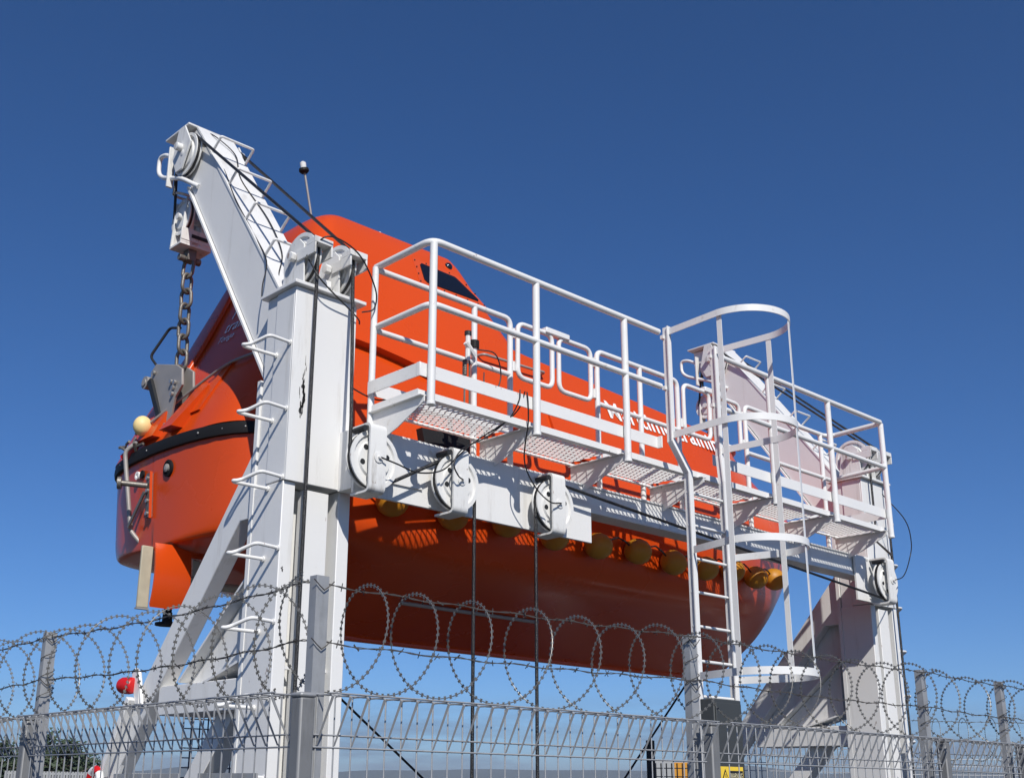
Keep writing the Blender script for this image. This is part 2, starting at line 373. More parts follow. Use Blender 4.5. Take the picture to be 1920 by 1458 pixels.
def canopy_ring(z, zz=None, nn=46):
    xa, xf, w_, ra, rf = interp(z, XA), interp(z, XF), interp(z, WC), interp(z, RA), interp(z, RFN)
    rf = min(rf, (xf-xa)*.6); pts = []
    # stern: half superellipse, then side, then bow
    for k in range(14):
        t = math.pi/2*k/13; pts.append((xa+ra*(1-max(0, math.cos(t))**.75), w_*(math.sin(t)**.42)))
    ns = 16
    for k in range(1, ns): pts.append((xa+ra+(xf-rf-xa-ra)*k/ns, w_))
    for k in range(16):
        t = math.pi/2*k/15; e = .8 if rf > 1 else .45
        pts.append((xf-rf+rf*math.sin(t)**(1 if rf > 1 else .8), w_*max(0, math.cos(t))**e if k < 15 else 0))
    half = [(x, y*gtap(x, z)) for x, y in pts]
    return [(x, YC-y, (zz if zz else z) + (zs(x)-4.17)*max(0, (5.0-z)/.8 if z < 5 else 0)) for x, y in half]+[(x, YC+y, (zz if zz else z)+(zs(x)-4.17)*max(0, (5.0-z)/.8 if z < 5 else 0)) for x, y in reversed(half[1:-1])]
zl = [4.22, 4.4, 4.6, 4.8, 4.88, 4.95, 5.02, 5.08, 5.13, 5.17, 5.2, 5.23, 5.26, 5.29, 5.32, 5.345, 5.37, 5.40, 5.425, 5.45, 5.475, 5.50, 5.6, 5.75, 5.95, 6.05, 6.2, 6.3, 6.36, 6.40, 6.43, 6.455, 6.475]
cb = MB(); nr = None
for z in zl:
    rg = canopy_ring(z); nr = len(rg); cb.v += rg
for i in range(len(zl)-1):
    for j in range(nr):
        a = i*nr+j; b_ = i*nr+(j+1) % nr; cb.f.append((a, b_, b_+nr, a+nr))
cb.v.append((1.2, YC, 6.49)); top = len(cb.v)-1; k0 = (len(zl)-1)*nr
for j in range(nr): cb.f.append((k0+j, k0+(j+1) % nr, top))
canopy = cb.build('canopy', 'orange', boat, smooth=32)
# windows of the steering tower, near side and front
def side_pt(x, z, off=.0): return (x, YC-cwx(x, z)-off, z)
def side_patch(poly, off, thick, name, m, parent, sgn=-1):
    b = MB(); n = len(poly)
    for o_ in (off, off-thick): b.v += [(x, YC+sgn*(cwx(x, z)+o_), z) for x, z in poly]
    f = [tuple(range(n)), tuple(range(2*n-1, n-1, -1))]+[(i, n+i, n+(i+1) % n, (i+1) % n) for i in range(n)]
    b.f += f
    return b.build(name, m, parent)
wp = [(1.43, 6.165), (1.42, 5.99), (1.445, 5.965), (2.06, 5.965), (2.075, 5.985), (1.88, 6.16), (1.855, 6.178), (1.455, 6.19)]
fr = side_patch([(1.36, 6.23), (1.35, 5.92), (2.17, 5.91), (1.92, 6.22)], .006, .03, 'window_frame', 'orange2', boat)
wn = side_patch(wp, .012, .02, 'window', 'glass', boat)
pb = MB(); pb.ball((0, 0, 0), .008, n=6, m=4); pbm = bpy.data.meshes.new('frame_bolt'); pbm.from_pydata(pb.v, [], pb.f); pbm.materials.append(M['darkpost'])
for x, z in [(1.38, 6.2), (1.375, 6.12), (1.37, 6.04), (1.365, 5.95), (1.5, 5.94), (1.64, 5.938), (1.78, 5.936), (1.92, 5.934), (2.05, 5.932), (2.13, 5.94), (2.06, 6.05), (1.98, 6.13), (1.8, 6.205), (1.65, 6.21), (1.52, 6.21)]:
    ob = bpy.data.objects.new('frame_bolt', pbm); COL.objects.link(ob); ob.parent = fr; ob.location = Vector((x, YC-cwx(x, z)-.008, z))-boat.location
b = MB(); p = Vector(side_pt(1.84, 6.30, -.01)); b.disc(p, (0, -1, .2), [(0, .042), (.012, .042), (.028, .03), (.036, .0)], 14); b.build('side_lamp', 'glass', boat, smooth=60)
b = MB()
for y0, y1 in ((-.5, -.04), (.04, .5)):
    b.v += [(2.335+.011-(.0), YC+y0, 6.05), (2.335+.011, YC+y1, 6.05), (2.105+.011, YC+y1*.92, 6.33), (2.105+.011, YC+y0*.92, 6.33)]
    k = len(b.v)-4; b.f.append((k, k+1, k+2, k+3))
b.build('windscreen', 'glass', boat)
b = MB(); b.disc((.50, 2.30, 6.30), (-.75, -.55, .3), [(0, .035), (.01, .035), (.012, .001)], 12); b.build('vent_plug', 'darkpost', boat)
# mast and masthead light
b = MB(); b.tube([(.80, YC, 6.44), (.64, YC, 7.10)], .011, 8); mast = b.build('mast', 'hook', boat, smooth=60)
b = MB(); b.disc((.635, YC, 7.10), (-.22, 0, 1), [(0, .03), (.02, .048), (.045, .045), (.05, .025)], 14); b.build('mast_collar', 'black', mast)
b = MB(); b.disc((.622, YC, 7.15), (-.22, 0, 1), [(0, .028), (.05, .03), (.065, .012)], 12); b.build('mast_lamp', 'lamp', mast, smooth=50)
b = MB(); b.disc((1.2, YC-.45, 6.47), (0, 0, 1), [(0, .015), (.05, .012), (.06, .003)], 8); b.build('aerial_stub', 'white', boat)
# grab rail along the side
b = MB(); rz = 5.31
rz = 5.28
path = [side_pt(1.80, rz, -.01), side_pt(1.82, rz, .07)]+[side_pt(x, rz+.015*(x-1.8), .07) for x in (2.0, 2.2, 2.4)]+[side_pt(2.58, rz+.02, .07), side_pt(2.60, rz+.02, -.01)]
b.tube(fillet(path, .03), .013, 8); b.build('grab_rail', 'hook', boat, smooth=60)
# mouldings on the side: hatch outlines and long step
for (x0, x1, z0, z1) in ((2.5, 3.1, 4.45, 5.0),):
    side_patch([(x0, z0), (x1, z0), (x1, z1), (x0, z1)], .014, .03, 'hatch', 'orange', boat)
# lettering on the near side
tv, tf = text_mesh('Maritime training', .205, 't', 1.05, .018)
xm = max(v[0] for v in tv); b = MB(); k = 1.90/xm
b.add([side_pt(3.42+v[0]*k, 5.045+v[1]*1.35, .008) for v in tv], tf); b.build('lettering', 'letter', boat)
# lettering on the after face
for s_, sz, y0, z0 in (('Maritime', .19, 2.70, 5.46), ('training', .19, 2.70, 5.31), ('Tonga', .11, 2.71, 5.20)):
    tv, tf = text_mesh(s_, sz, 't')
    b = MB(); base = 0; kk = .97
    for v in tv:
        z = z0+v[1]*.92; y = y0-v[0]*kk
        s2 = min(.999, abs(y-YC)/cwx(cxa(z)+.15, z))**(1/.42); b.v.append((cxa(z)+interp(z, RA)*(1-math.sqrt(1-s2*s2)**.75)-.008, y, z))
    b.f += [tuple(i+base for i in f) for f in tf]
    b.build('lettering', 'letter', boat)
# after face: raised panels and door mouldings, parallel with the slope
def aftx(y, z):
    s_ = min(.999, abs(y-YC)/cwx(cxa(z)+.15, z))**(1/.42); return cxa(z)+interp(z, RA)*(1-math.sqrt(1-s_*s_)**.75)
def aft(y, z, off): return (aftx(y, z)-off, y, z)
def aft_patch(poly, off, name, m='orange', parent=boat, off2=None):
    b = MB(); n = len(poly); off2 = off if off2 is None else off2
    zlo = min(p[1] for p in poly)
    b.v += [aft(y, z, off2 if z < zlo+.05 else off) for y, z in poly]+[aft(y, z, -.03) for y, z in poly]
    b.f += [tuple(range(n)), tuple(range(2*n-1, n-1, -1))]+[(i, n+i, n+(i+1) % n, (i+1) % n) for i in range(n)]
    return b.build(name, m, parent)
aft_patch([(2.56, 4.30), (2.36, 4.30), (2.26, 4.66), (2.40, 4.74), (2.44, 4.70)], .03, 'moulded_box', off2=.10)
aft_patch([(2.34, 4.42), (2.20, 4.42), (2.08, 4.86), (2.2, 4.80)], .018, 'moulded_panel')
aft_patch([(3.0, 4.30), (2.72, 4.30), (2.70, 4.52), (2.98, 4.52)], .07, 'moulded_box')
# centre trough ridges
for ys in (2.95,):
    b = MB(); b.tube([aft(ys, z, .012) for z in (4.45, 4.8, 5.2, 5.6, 6.0)], .028, 6); b.build('moulded_rib', 'orange', boat, smooth=70)
# release hook gear at the stern
hk = MB()
poly = [(3.06, 4.86), (3.06, 4.95), (2.98, 5.0), (2.62, 4.90), (2.52, 4.84), (2.50, 4.70), (2.60, 4.62), (2.68, 4.30), (2.80, 4.28)]
for x0 in (-.50, -.40): hk.prism(poly, x0, x0+.022)
hook = hk.build('release_hook', 'hook', boat, bevel=.004)
b = MB(); b.disc((-.53, 3.1, 4.86), (1, 0, 0), [(0, .055), (.2, .055)], 16); b.disc((-.54, 3.1, 4.86), (1, 0, 0), [(0, .03), (.22, .03)], 12); b.build('hook_bush', 'hook', hook, smooth=50)
b = MB(); b.bar((-.52, 3.02, 4.86), (-.50, 2.72, 4.32), .03, .05); b.build('hook_lever', 'darkpost', hook)
for y, z in ((2.98, 4.92), (2.62, 4.70), (2.66, 4.76), (2.60, 4.74), (2.63, 4.65), (2.70, 4.40)):
    b = MB(); b.disc((-.525, y, z), (1, 0, 0), [(0, .018), (.02, .018)], 8); b.build('hook_bolt', 'bolt', hook)
b = MB(); b.tube(fillet([(-.45, 3.02, 4.98), (-.50, 3.10, 5.10), (-.42, 2.95, 5.34), (-.40, 2.80, 5.30)], .04), .012, 6); b.build('guard_bar', 'darkpost', hook, smooth=60)
# painter line running up across the after face
b = MB(); b.tube(cat([(-.62, 2.98, 4.36), (-.44, 2.6, 4.62), (-.33, 2.2, 4.80), (-.30, 1.95, 4.83), (-.22, 1.75, 4.86)], 5), .012, 6); b.build('boat_hook_pole', 'hook', boat, smooth=60)
b = MB(); b.ball((-.60, 2.91, 4.42), .078, .07, .085, 16, 11); b.build('stern_light_float', 'cream', boat, smooth=180)
# small deck gear by the float
b = MB(); rnd = random.Random(5)
for i in range(9):
    p = Vector((-.60+rnd.uniform(-.05, .05), 3.02+rnd.uniform(-.1, .12), 4.22+rnd.uniform(-.02, .09)))
    b.tube([p, p+Vector((rnd.uniform(-.05, .05), rnd.uniform(-.1, .1), rnd.uniform(-.02, .1)))], .012, 6)
b.build('deck_fitting', 'chain', boat)
b = MB(); b.tube([(-.60, 3.1, 4.18), (-.58, 3.0, 4.32)], .03, 8); b.tube([(-.63, 3.16, 4.2), (-.6, 3.06, 4.26)], .022, 8); b.build('deck_fitting', 'red', boat)
# transom fittings
def tx(y, z=3.98): # transom x at half breadth
    d = abs(y-YC); lo = -.599
    for x, w_ in WS:
        if x < 1 and w_ <= d: lo = x
    return lo+.07*max(0, 4.15-z)
b = MB(); xx = tx(2.43); b.disc((xx+.01, 2.43, 3.975), (-1, 0, -.04), [(0, .068), (.018, .068), (.024, .05), (.012, .046), (.012, .001)], 20); pr = b.build('exhaust_port', 'black', boat, smooth=40)
b = MB(); b.disc((xx+.002, 2.43, 3.975), (-1, 0, 0), [(0, .033), (.022, .033), (.03, .015)], 14); b.build('port_cap', 'hook', pr)
b = MB(); b.disc((tx(2.90)-.006, 2.90, 4.0), (-1, 0, 0), [(0, .034), (.02, .034), (.02, .018), (.004, .016)], 14); b.build('outlet', 'letter', boat)
b = MB(); b.disc((tx(2.83)-.006, 2.83, 4.0), (-1, 0, 0), [(0, .032), (.014, .032), (.014, .012)], 14); b.build('outlet', 'black', boat)
b = MB(); xx = tx(2.7, 3.9); b.prism([(tx(2.7, 3.63)-.03, 3.63), (tx(2.7, 3.98)-.03, 3.98), (tx(2.7, 3.98)+.05, 3.98), (tx(2.7, 3.63)+.05, 3.63)], 2.665, 2.725, 'y'); br = b.build('towing_bracket', 'chain', boat, bevel=.003)
b = MB(); b.prism([(tx(2.7, 3.62)-.034, 3.62), (tx(2.7, 3.99)-.034, 3.99), (tx(2.7, 3.99)-.012, 3.99), (tx(2.7, 3.62)-.012, 3.62)], 2.656, 2.664, 'y'); b.build('bracket_edge', 'orange2', br)
for z in (3.94, 3.84, 3.76, 3.66):
    b = MB(); b.disc((tx(2.7, z)-.03, 2.695, z), (-1, 0, 0), [(0, .016), (.015, .016)], 8); b.build('bracket_bolt', 'bolt', br)
b = MB(); b.tube([(xx-.03, 2.70, 3.88), (xx-.20, 2.80, 3.89)], .022, 10); b.disc((xx-.2, 2.80, 3.89), (-.8, .5, 0), [(0, .05), (.03, .05)], 14); b.build('towing_bollard', 'chain', br, smooth=40)
b = MB(); b.bar((xx-.04, 2.72, 3.83), (tx(2.93)-.04, 2.93, 3.58), .014, .03); b.build('bracket_stay', 'chain', br)
b = MB(); b.tube(cat([(-.60, 2.97, 4.30), (-.66, 3.03, 4.22), (-.655, 3.03, 4.12), (-.63, 3.0, 3.9), (-.60, 2.96, 3.62), (-.58, 2.94, 3.54), (-.48, 2.86, 3.42), (-.38, 2.74, 3.38)], 5), .019, 8); b.build('discharge_pipe', 'hook', boat, smooth=60)
# propeller nozzle, rudder post
b = MB(); NX, NZ = -.50, 3.135; npf = [(-.16, .215), (-.16, .24), (.0, .243), (.15, .21), (.15, .19), (0, .2)]
n = 18
for a, r_ in npf:
    for j in range(n+1):
        h_ = math.asin(r_/.7); t = h_*(2*j/n-1); b.v.append((NX+a, 2.34+(.243-r_)*.8+.7*(1-math.cos(t)), NZ-.7*math.sin(t)))
m_ = len(npf)
for i in range(m_):
    for j in range(n):
        i2 = (i+1) % m_; b.f.append((i*(n+1)+j, i2*(n+1)+j, i2*(n+1)+j+1, i*(n+1)+j+1))
b.f += [tuple(i*(n+1) for i in range(m_-1, -1, -1)), tuple(i*(n+1)+n for i in range(m_))]
noz = b.build('propeller_nozzle', 'orange', boat, smooth=35)
b = MB()
b.box(-.755, -.665, 2.395, 2.42, 2.885, 3.345); b.build('rudder_blade', 'bronze', noz, bevel=.006)
b = MB(); b.box(-.76, -.66, 2.39, 2.425, 2.872, 2.884); b.build('rudder_cap', 'hook', noz)
b = MB(); b.box(-.45, .35, YC-.09, YC-.03, NZ+.2, 3.46); b.build('nozzle_bracket', 'orange', boat)
b = MB(); b.tube([(-.40, YC-.06, 2.86), (-.40, YC-.06, 3.45)], .03, 10); b.disc((-.40, YC-.06, 2.80), (0, 0, 1), [(0, .09), (.02, .09), (.022, .04), (.1, .035)], 14); b.build('rudder_post', 'black', boat, smooth=40)
b = MB(); b.tube([(-.2, YC-.06, NZ), (.5, YC-.06, NZ+.03)], .035, 10)
for k in range(4):
    a = math.pi/2*k+.4; b.bar((-.18, YC-.06+.03*math.cos(a), NZ+.03*math.sin(a)), (-.22, YC-.06+.19*math.cos(a), NZ+.19*math.sin(a)), .11, .012, (1, 0, .5))
b.build('propeller', 'bronze', boat, smooth=40)
# bilge keel and keel bar
b = MB(); b.tube([(1.3, YC-.78, zk(2)+.215), (2.9, YC-.78, zk(2)+.215)], .017, 8); b.build('bilge_rail', 'hook', boat, smooth=60)
b = MB(); b.box(1.2, 6.4, YC-.03, YC+.03, 2.845, 2.90); b.build('keel_bar', 'orange', boat, bevel=.01)
# becket line with yellow floats on the near side
FL = []
b0 = MB(); b0.disc((0, 0, 0), (1, 0, 0), [(-.12, .012), (-.122, .03), (-.112, .06), (-.085, .088), (-.045, .108), (0, .115), (.045, .108), (.085, .088), (.112, .06), (.122, .03), (.12, .012)], 18)
fm = bpy.data.meshes.new('float'); fm.from_pydata(b0.v, [], b0.f); fm.materials.append(M['yellow'])
fm.polygons.foreach_set('use_smooth', [True]*len(fm.polygons))
prev = None; line = []
for i in range(12):
    x = .10+i*.52
    y = YC-ws(x)-.055; z = zs(x)-.38-(.03 if i % 3 else 0)
    FL.append((x, y, z)); line.append((x, y, z))
    ob = bpy.data.objects.new('float', fm); COL.objects.link(ob); ob.parent = boat; ob.location = Vector((x, y, z))-boat.location
    ob.rotation_euler = (0, R(-8+5*(i % 4)), R(random.uniform(-8, 8)))
b = MB(); lp = []
for (a, c) in zip(line, line[1:]):
    lp += [Vector(a), Vector(a).lerp(Vector(c), .5)+Vector((0, 0, .10))]
lp.append(Vector(line[-1])); b.tube(cat(lp, 3), .008, 5); b.build('becket_line', 'darkpost', boat, smooth=60)
# after-side fittings seen between the column and the deck
b = MB(); b.tube(cat([side_pt(.15, 5.05, .12), side_pt(.2, 5.1, .14), side_pt(.26, 5.0, .13), side_pt(.26, 4.75, .12)], 4), .014, 6); b.build('hose_tail', 'bolt', boat, smooth=60)
# black rubber pad on the lower side, behind the deck 
side_patch([(.93, 4.23), (1.42, 4.23), (1.42, 4.36), (.93, 4.36)], .05, .08, 'rubber_pad', 'black', boat)
b = MB(); LZ = [(.30, 5.06), (.45, 5.055), (.65, 5.03), (.85, 4.99), (1.0, 4.955), (1.15, 4.91)]
for x, z in LZ: b.v += [side_pt(x, z+.012, -.02), side_pt(x, z+.006, .075), side_pt(x, z-.012, .075), side_pt(x, z-.04, -.02)]
for i in range(len(LZ)-1):
    for j in range(4): b.f.append((i*4+j, i*4+(j+1) % 4, (i+1)*4+(j+1) % 4, (i+1)*4+j))
b.f += [(0, 3, 2, 1), tuple(len(b.v)-4+k for k in range(4))]
b.build('moulded_ledge', 'orange', boat)

# ------------------------------------------------------------------ davits
XD = (-.43, 6.90)
def sheave(c, axis, r, name, parent, m='worn', wid=.05):
    b = MB(); w2 = wid/2
    b.disc(c, axis, [(-w2, r*.25), (-w2, r*.62), (-w2*.5, r*.66), (-w2*.5, r*.82), (-w2, r*.86), (-w2, r), (-w2*.6, r), (0, r*.88), (w2*.6, r), (w2, r), (w2, r*.86), (w2*.5, r*.82), (w2*.5, r*.66), (w2, r*.62), (w2, r*.25)], 32)
    s_ = b.build(name, m, parent, smooth=30)
    b = MB(); b.disc(c, axis, [(-w2*.44, r*.89), (-w2*.44, r*.985), (w2*.44, r*.985), (w2*.44, r*.89)], 32); b.build('greased_groove', 'rope', s_, smooth=30)
    b = MB(); b.disc(c, axis, [(-w2-.035, r*.10), (-w2-.03, r*.16), (w2+.03, r*.16), (w2+.035, r*.10)], 16); b.build('axle', 'worn', s_, smooth=40)
    return s_
def make_davit(xc, side, label):
    d = thing('boat_davit', (xc, .8, 0), label, 'davit', 'davit pair')
    X = lambda v: xc+v
    # column: lower fabricated section
    b = MB()
    b.box(X(-.26), X(-.165), .645, .99, 0, 3.53); b.build('column_flange', 'white', d, bevel=.005)
    b = MB(); b.box(X(.185), X(.28), .645, .99, 0, 3.53); b.build('column_flange', 'white', d, bevel=.005)
    b = MB(); b.box(X(-.085), X(.11), .655, .73, 0, 3.50); b.build('column_face', 'white', d, bevel=.005)
    b = MB(); b.box(X(-.164), X(.184), .80, .96, 0, 3.52); b.build('column_web', 'white', d)
    b = MB(); b.box(X(-.265), X(-.2), .991, 1.03, 0, 4.3); b.box(X(.2), X(.265), .991, 1.03, 0, 4.3); b.build('column_flange', 'white', d)
    b = MB()
    for z in (.6, 2.34):
        b.box(X(.12), X(.184), .70, .80, z, z+.02); b.box(X(-.164), X(-.095), .70, .80, z, z+.02)
    b.build('stiffener', 'white', d)
    # upper box
    b = MB(); b.box(X(-.262), X(.262), .635, .855, 3.535, 4.895); b.box(X(-.250), X(.250), .856, .985, 3.50, 4.893); up_ = b.build('column_box', 'white', d, bevel=.006)
    b = MB(); b.box(X(-.262), X(-.10), .62, .6345, 3.53, 4.89); b.build('cover_plate', 'white', d, bevel=.003)
    b = MB(); b.box(X(-.096), X(.20), .62, .6345, 3.53, 4.89); b.build('cover_plate', 'white', d, bevel=.003)
    b = MB(); b.prism([(X(-.295), .58), (X(.305), .58), (X(.305), 1.02), (X(-.295), 1.02)], 4.896, 4.922, 'z'); b.build('cap_plate', 'white', d, bevel=.004)
    # arm
    side_poly = [(1.0, 4.28), (1.0, 4.915), (.93, 4.924), (2.335, 6.83), (2.44, 6.955), (2.80, 6.955), (2.80, 6.75), (2.47, 6.43)]
    b = MB(); b.prism(side_poly, X(-.165), X(-.145)); b.prism(side_poly, X(.145), X(.165)); arm = b.build('davit_arm', 'white', d)
    def strip(p, q, w0, w1, t):
        b = MB(); dy, dz = q[0]-p[0], q[1]-p[1]; L = math.hypot(dy, dz); ny, nz_ = -dz/L*t, dy/L*t
        b.prism([p, q, (q[0]+ny, q[1]+nz_), (p[0]+ny, p[1]+nz_)], X(w0), X(w1)); return b
    strip((.94, 4.935), (2.335, 6.832), -.172, .172, .016).build('arm_top_plate', 'white', arm)
    strip((2.335, 6.832), (2.445, 6.968), -.172, .172, .016).build('arm_top_plate', 'white', arm)
    b = MB(); b.box(X(-.25), X(.22), 2.44, 2.84, 6.972, 6.99); b.build('arm_hood', 'white', arm, bevel=.003)
    strip((2.475, 6.418), (1.0, 4.262), -.19, .19, .018).build('arm_bottom_plate', 'white', arm)
    b = MB(); b.box(X(-.14), X(.14), 2.79, 2.80, 6.76, 6.95); b.build('arm_end_plate', 'white', arm)
    # tip sheaves, one each side of the arm
    for s_ in (-1, 1):
        sheave((X(s_*.215), 2.47, 6.70), (1, 0, 0), .19, 'tip_sheave', arm)
        b = MB(); b.prism([(2.34, 6.76), (2.47, 6.965), (2.57, 6.965), (2.64, 6.70), (2.56, 6.55), (2.46, 6.55)], X(s_*.262)-.007, X(s_*.262)+.007); b.build('cheek_plate', 'worn', arm, bevel=.003)
        b = MB(); b.disc((X(s_*.27), 2.50, 6.76), (s_, 0, 0), [(0, .035), (.05, .035), (.052, .02)], 12); b.build('axle_pin', 'worn', arm, smooth=40)
        b = MB(); b.box(X(s_*.24)-.03, X(s_*.24)+.03, 2.70, 2.72, 6.48, 6.86); b.build('rope_guard', 'worn', arm, bevel=.004)
    b = MB(); b.tube(fillet([(X(-.17), 2.32, 6.36), (X(-.23), 2.51, 6.49), (X(-.23), 2.87, 6.64), (X(-.23), 2.96, 6.72), (X(-.23), 2.96, 6.87), (X(-.23), 2.86, 6.86), (X(-.23), 2.72, 6.78)], .06), .02, 10); b.build('guard_bar', 'rail', arm, smooth=60)
    # staples up the arm
    for k, t in enumerate((.885, .66, .44, .22)):
        y = .94+(2.335-.94)*t; z = 4.935+(6.832-4.935)*t; nv = Vector((0, -1.897, 1.395)).normalized()
        p0 = Vector((X(-.155), y, z)); p1 = Vector((X(.155), y, z)); h = .17
        b = MB(); b.tube(fillet([p0, p0+nv*h, p1+nv*h, p1], .015, 3), .011, 7); b.build('arm_rung', 'rail', arm, smooth=60)
    # column-top sheaves
    for lx in (-.135, .165):
        hd = MB()
        for dx in (-.055, .055):
            hd.prism([(.64, 4.923), (.92, 4.923), (.86, 5.24), (.80, 5.30), (.72, 5.30), (.66, 5.24)], X(lx+dx)-.006, X(lx+dx)+.006)
        hs_ = hd.build('sheave_bracket', 'worn', d, bevel=.002)
        sheave((X(lx), .76, 5.165), (1, 0, 0), .20, 'head_sheave', hs_)
        b = MB(); b.box(X(lx-.075), X(lx+.075), .50, .61, 5.20, 5.245); b.box(X(lx-.075), X(lx-.062), .50, .72, 5.12, 5.20); b.box(X(lx+.062), X(lx+.075), .50, .72, 5.12, 5.20); b.build('rope_keeper', 'worn', hs_, bevel=.003)
        b = MB(); b.disc((X(lx-.07), .76, 5.165), (-1, 0, 0), [(0, .035), (.04, .035), (.042, .02)], 6); b.build('axle_nut', 'worn', hs_)
    b = MB(); b.box(X(-.02), X(.09), .72, .74, 4.923, 5.06); b.build('head_stiffener', 'white', d)
    # raking brace, tie beam and gussets
    b = MB(); b.prism([(1.031, 3.93), (4.47, 0), (4.24, 0), (1.24, 3.36), (1.031, 3.36)], X(-.205), X(-.085)); b.build('raking_brace', 'white', d, bevel=.006)
    b = MB(); b.box(X(-.19), X(.19), 1.031, 2.20, 2.11, 2.31); b.build('tie_beam', 'white', d, bevel=.005)
    b = MB(); b.prism([(1.04, 3.02), (1.93, 2.312), (1.60, 2.312), (1.04, 2.46)], X(-.10), X(-.08)); gs = b.build('gusset', 'white', d)
    strip((1.93, 2.322), (1.04, 3.03), -.19, .10, -.016).build('gusset_flange', 'white', gs)
    strip((1.04, 2.46), (1.60, 2.312), -.19, .10, -.016).build('gusset_flange', 'white', gs)
    if side > 0:
        b = MB(); b.prism([(1.031, 3.50), (1.40, 3.45), (2.30, 2.40), (2.2, 2.312), (1.60, 2.312), (1.04, 2.46)], X(-.07), X(-.055)); b.build('web_plate', 'white', d)
    b = MB(); b.box(X(-.19), X(-.101), 1.10, 1.112, 2.46, 2.96); b.build('gusset_stiffener', 'white', gs)
    b = MB(); b.prism([(1.39, 2.109), (1.62, 2.109), (3.55, 0), (3.32, 0)], X(-.05), X(.12)); b.build('lower_brace', 'white', d, bevel=.005)
    b = MB(); b.box(X(-.45), X(.45), .45, 1.25, 0, .03); b.box(X(-.35), X(.35), 3.9, 4.7, 0, .03); b.build('base_plate', 'white', d)
    # foot rungs on the outer side of the column
    for i in range(9):
        z = 4.485-.4665*i
        x0 = X(side*.262); sg = side
        p = [(x0, .655, z), (x0+sg*.165, .655, z+.01), (x0+sg*.225, .765, z-.035), (x0+sg*.262, .775, z-.05), (x0+sg*.28, .795, z-.05), (x0+sg*.255, .82, z-.05), (x0, .82, z-.05)]
        b = MB(); b.tube(fillet(p, .03, 4), .0125, 8); rg = b.build('foot_rung', 'rail', d, smooth=60)
        b = MB(); b.disc((x0, .655, z), (sg, 0, 0), [(0, .02), (.012, .02)], 10); b.build('rung_boss', 'rail', rg)
        b = MB(); b.disc((x0, .82, z-.05), (sg, 0, 0), [(0, .02), (.012, .02)], 10); b.build('rung_boss', 'rail', rg)
    return d
dav = make_davit(XD[0], -1, 'left white steel davit over the lifeboat stern, foot rungs facing left')
dav2 = make_davit(XD[1], 1, 'right white steel davit over the lifeboat bow, foot rungs facing right')
# black grease stain flecks on the left column are paint wear: small raised drips
b = MB(); rnd = random.Random(11)
def smear(xc_, z0, z1, wmax, y):
    z = z0
    while z < z1:
        h_ = rnd.uniform(.012, .05); t = (z-z0)/(z1-z0); w_ = wmax*(.25+.75*math.sin(min(1, t*1.3)*math.pi)**.7)*rnd.uniform(.35, 1.1); xo = xc_+rnd.gauss(0, .003)+.006*math.sin(z*31)
        n_ = 9; pts_ = []
        for q in range(n_):
            a_ = 2*math.pi*q/n_; r_ = rnd.uniform(.65, 1.15); pts_.append((xo+w_*.5*r_*math.cos(a_), z+h_*.5+h_*.62*r_*math.sin(a_)))
        b.prism(pts_, y, y-.0018, 'y'); z += h_*rnd.uniform(.55, 1.25)
smear(-.594, 3.98, 4.28, .038, .6195); smear(-.588, 4.0, 4.32, .02, .6195); smear(-.604, 3.96, 4.06, .03, .6195); smear(-.626, 4.095, 4.125, .022, .6195); smear(-.586, 4.3, 4.37, .012, .6195)
for (zz, xx) in ((2.95, -.66), (2.80, -.655), (2.62, -.66), (2.2, -.66), (2.16, -.655)):
    for i in range(6): b.disc((xx+rnd.gauss(0, .005), .644, zz+rnd.gauss(0, .01)), (0, -1, 0), [(0, .005), (.002, .003)], 6)
b.build('grease_mark', 'rope', dav)['kind'] = 'stuff'

# ------------------------------------------------------------------ cross beam with sheaves
beam = thing('cross_beam', (3.2, .8, 3.54), 'long white steel beam joining both davits below the walkway', 'beam')
b = MB(); b.box(-.166, 6.636, .482, .494, 3.755, 3.945); b.build('beam_web', 'white', beam)
b = MB(); b.box(-.168, 6.638, .47, .655, 3.945, 3.962); b.build('beam_flange', 'white', beam, bevel=.003)
b = MB(); b.box(-.168, 6.638, .47, .655, 3.738, 3.755); b.build('beam_flange', 'white', beam, bevel=.003)
b = MB(); b.box(-.166, 6.636, .632, .644, 3.755, 3.945); b.build('beam_web', 'white', beam)
b = MB(); b.prism([(-.275, 3.485), (2.06, 3.485), (2.06, 3.775), (1.9, 3.94), (-.275, 3.94)], .445, .4695, 'y'); b.build('sheave_plate', 'white', beam, bevel=.003)
b = MB(); b.prism([(6.05, 3.49), (6.62, 3.49), (6.62, 3.94), (6.05, 3.94)], .445, .4695, 'y'); b.build('sheave_plate', 'white', beam, bevel=.003)
b = MB(); b.box(-.275, -.17, .4705, .619, 3.52, 3.93); b.box(6.645, 6.70, .4705, .619, 3.52, 3.93); b.build('end_packer', 'white', beam)
b = MB(); b.prism([(.03, 3.93), (.31, 3.60), (.03, 3.60)], .43, .444, 'y'); b.build('corner_plate', 'white', beam)
PUL = [(-.215, 3.69), (.515, 3.67), (1.50, 3.672), (6.41, 3.70)]
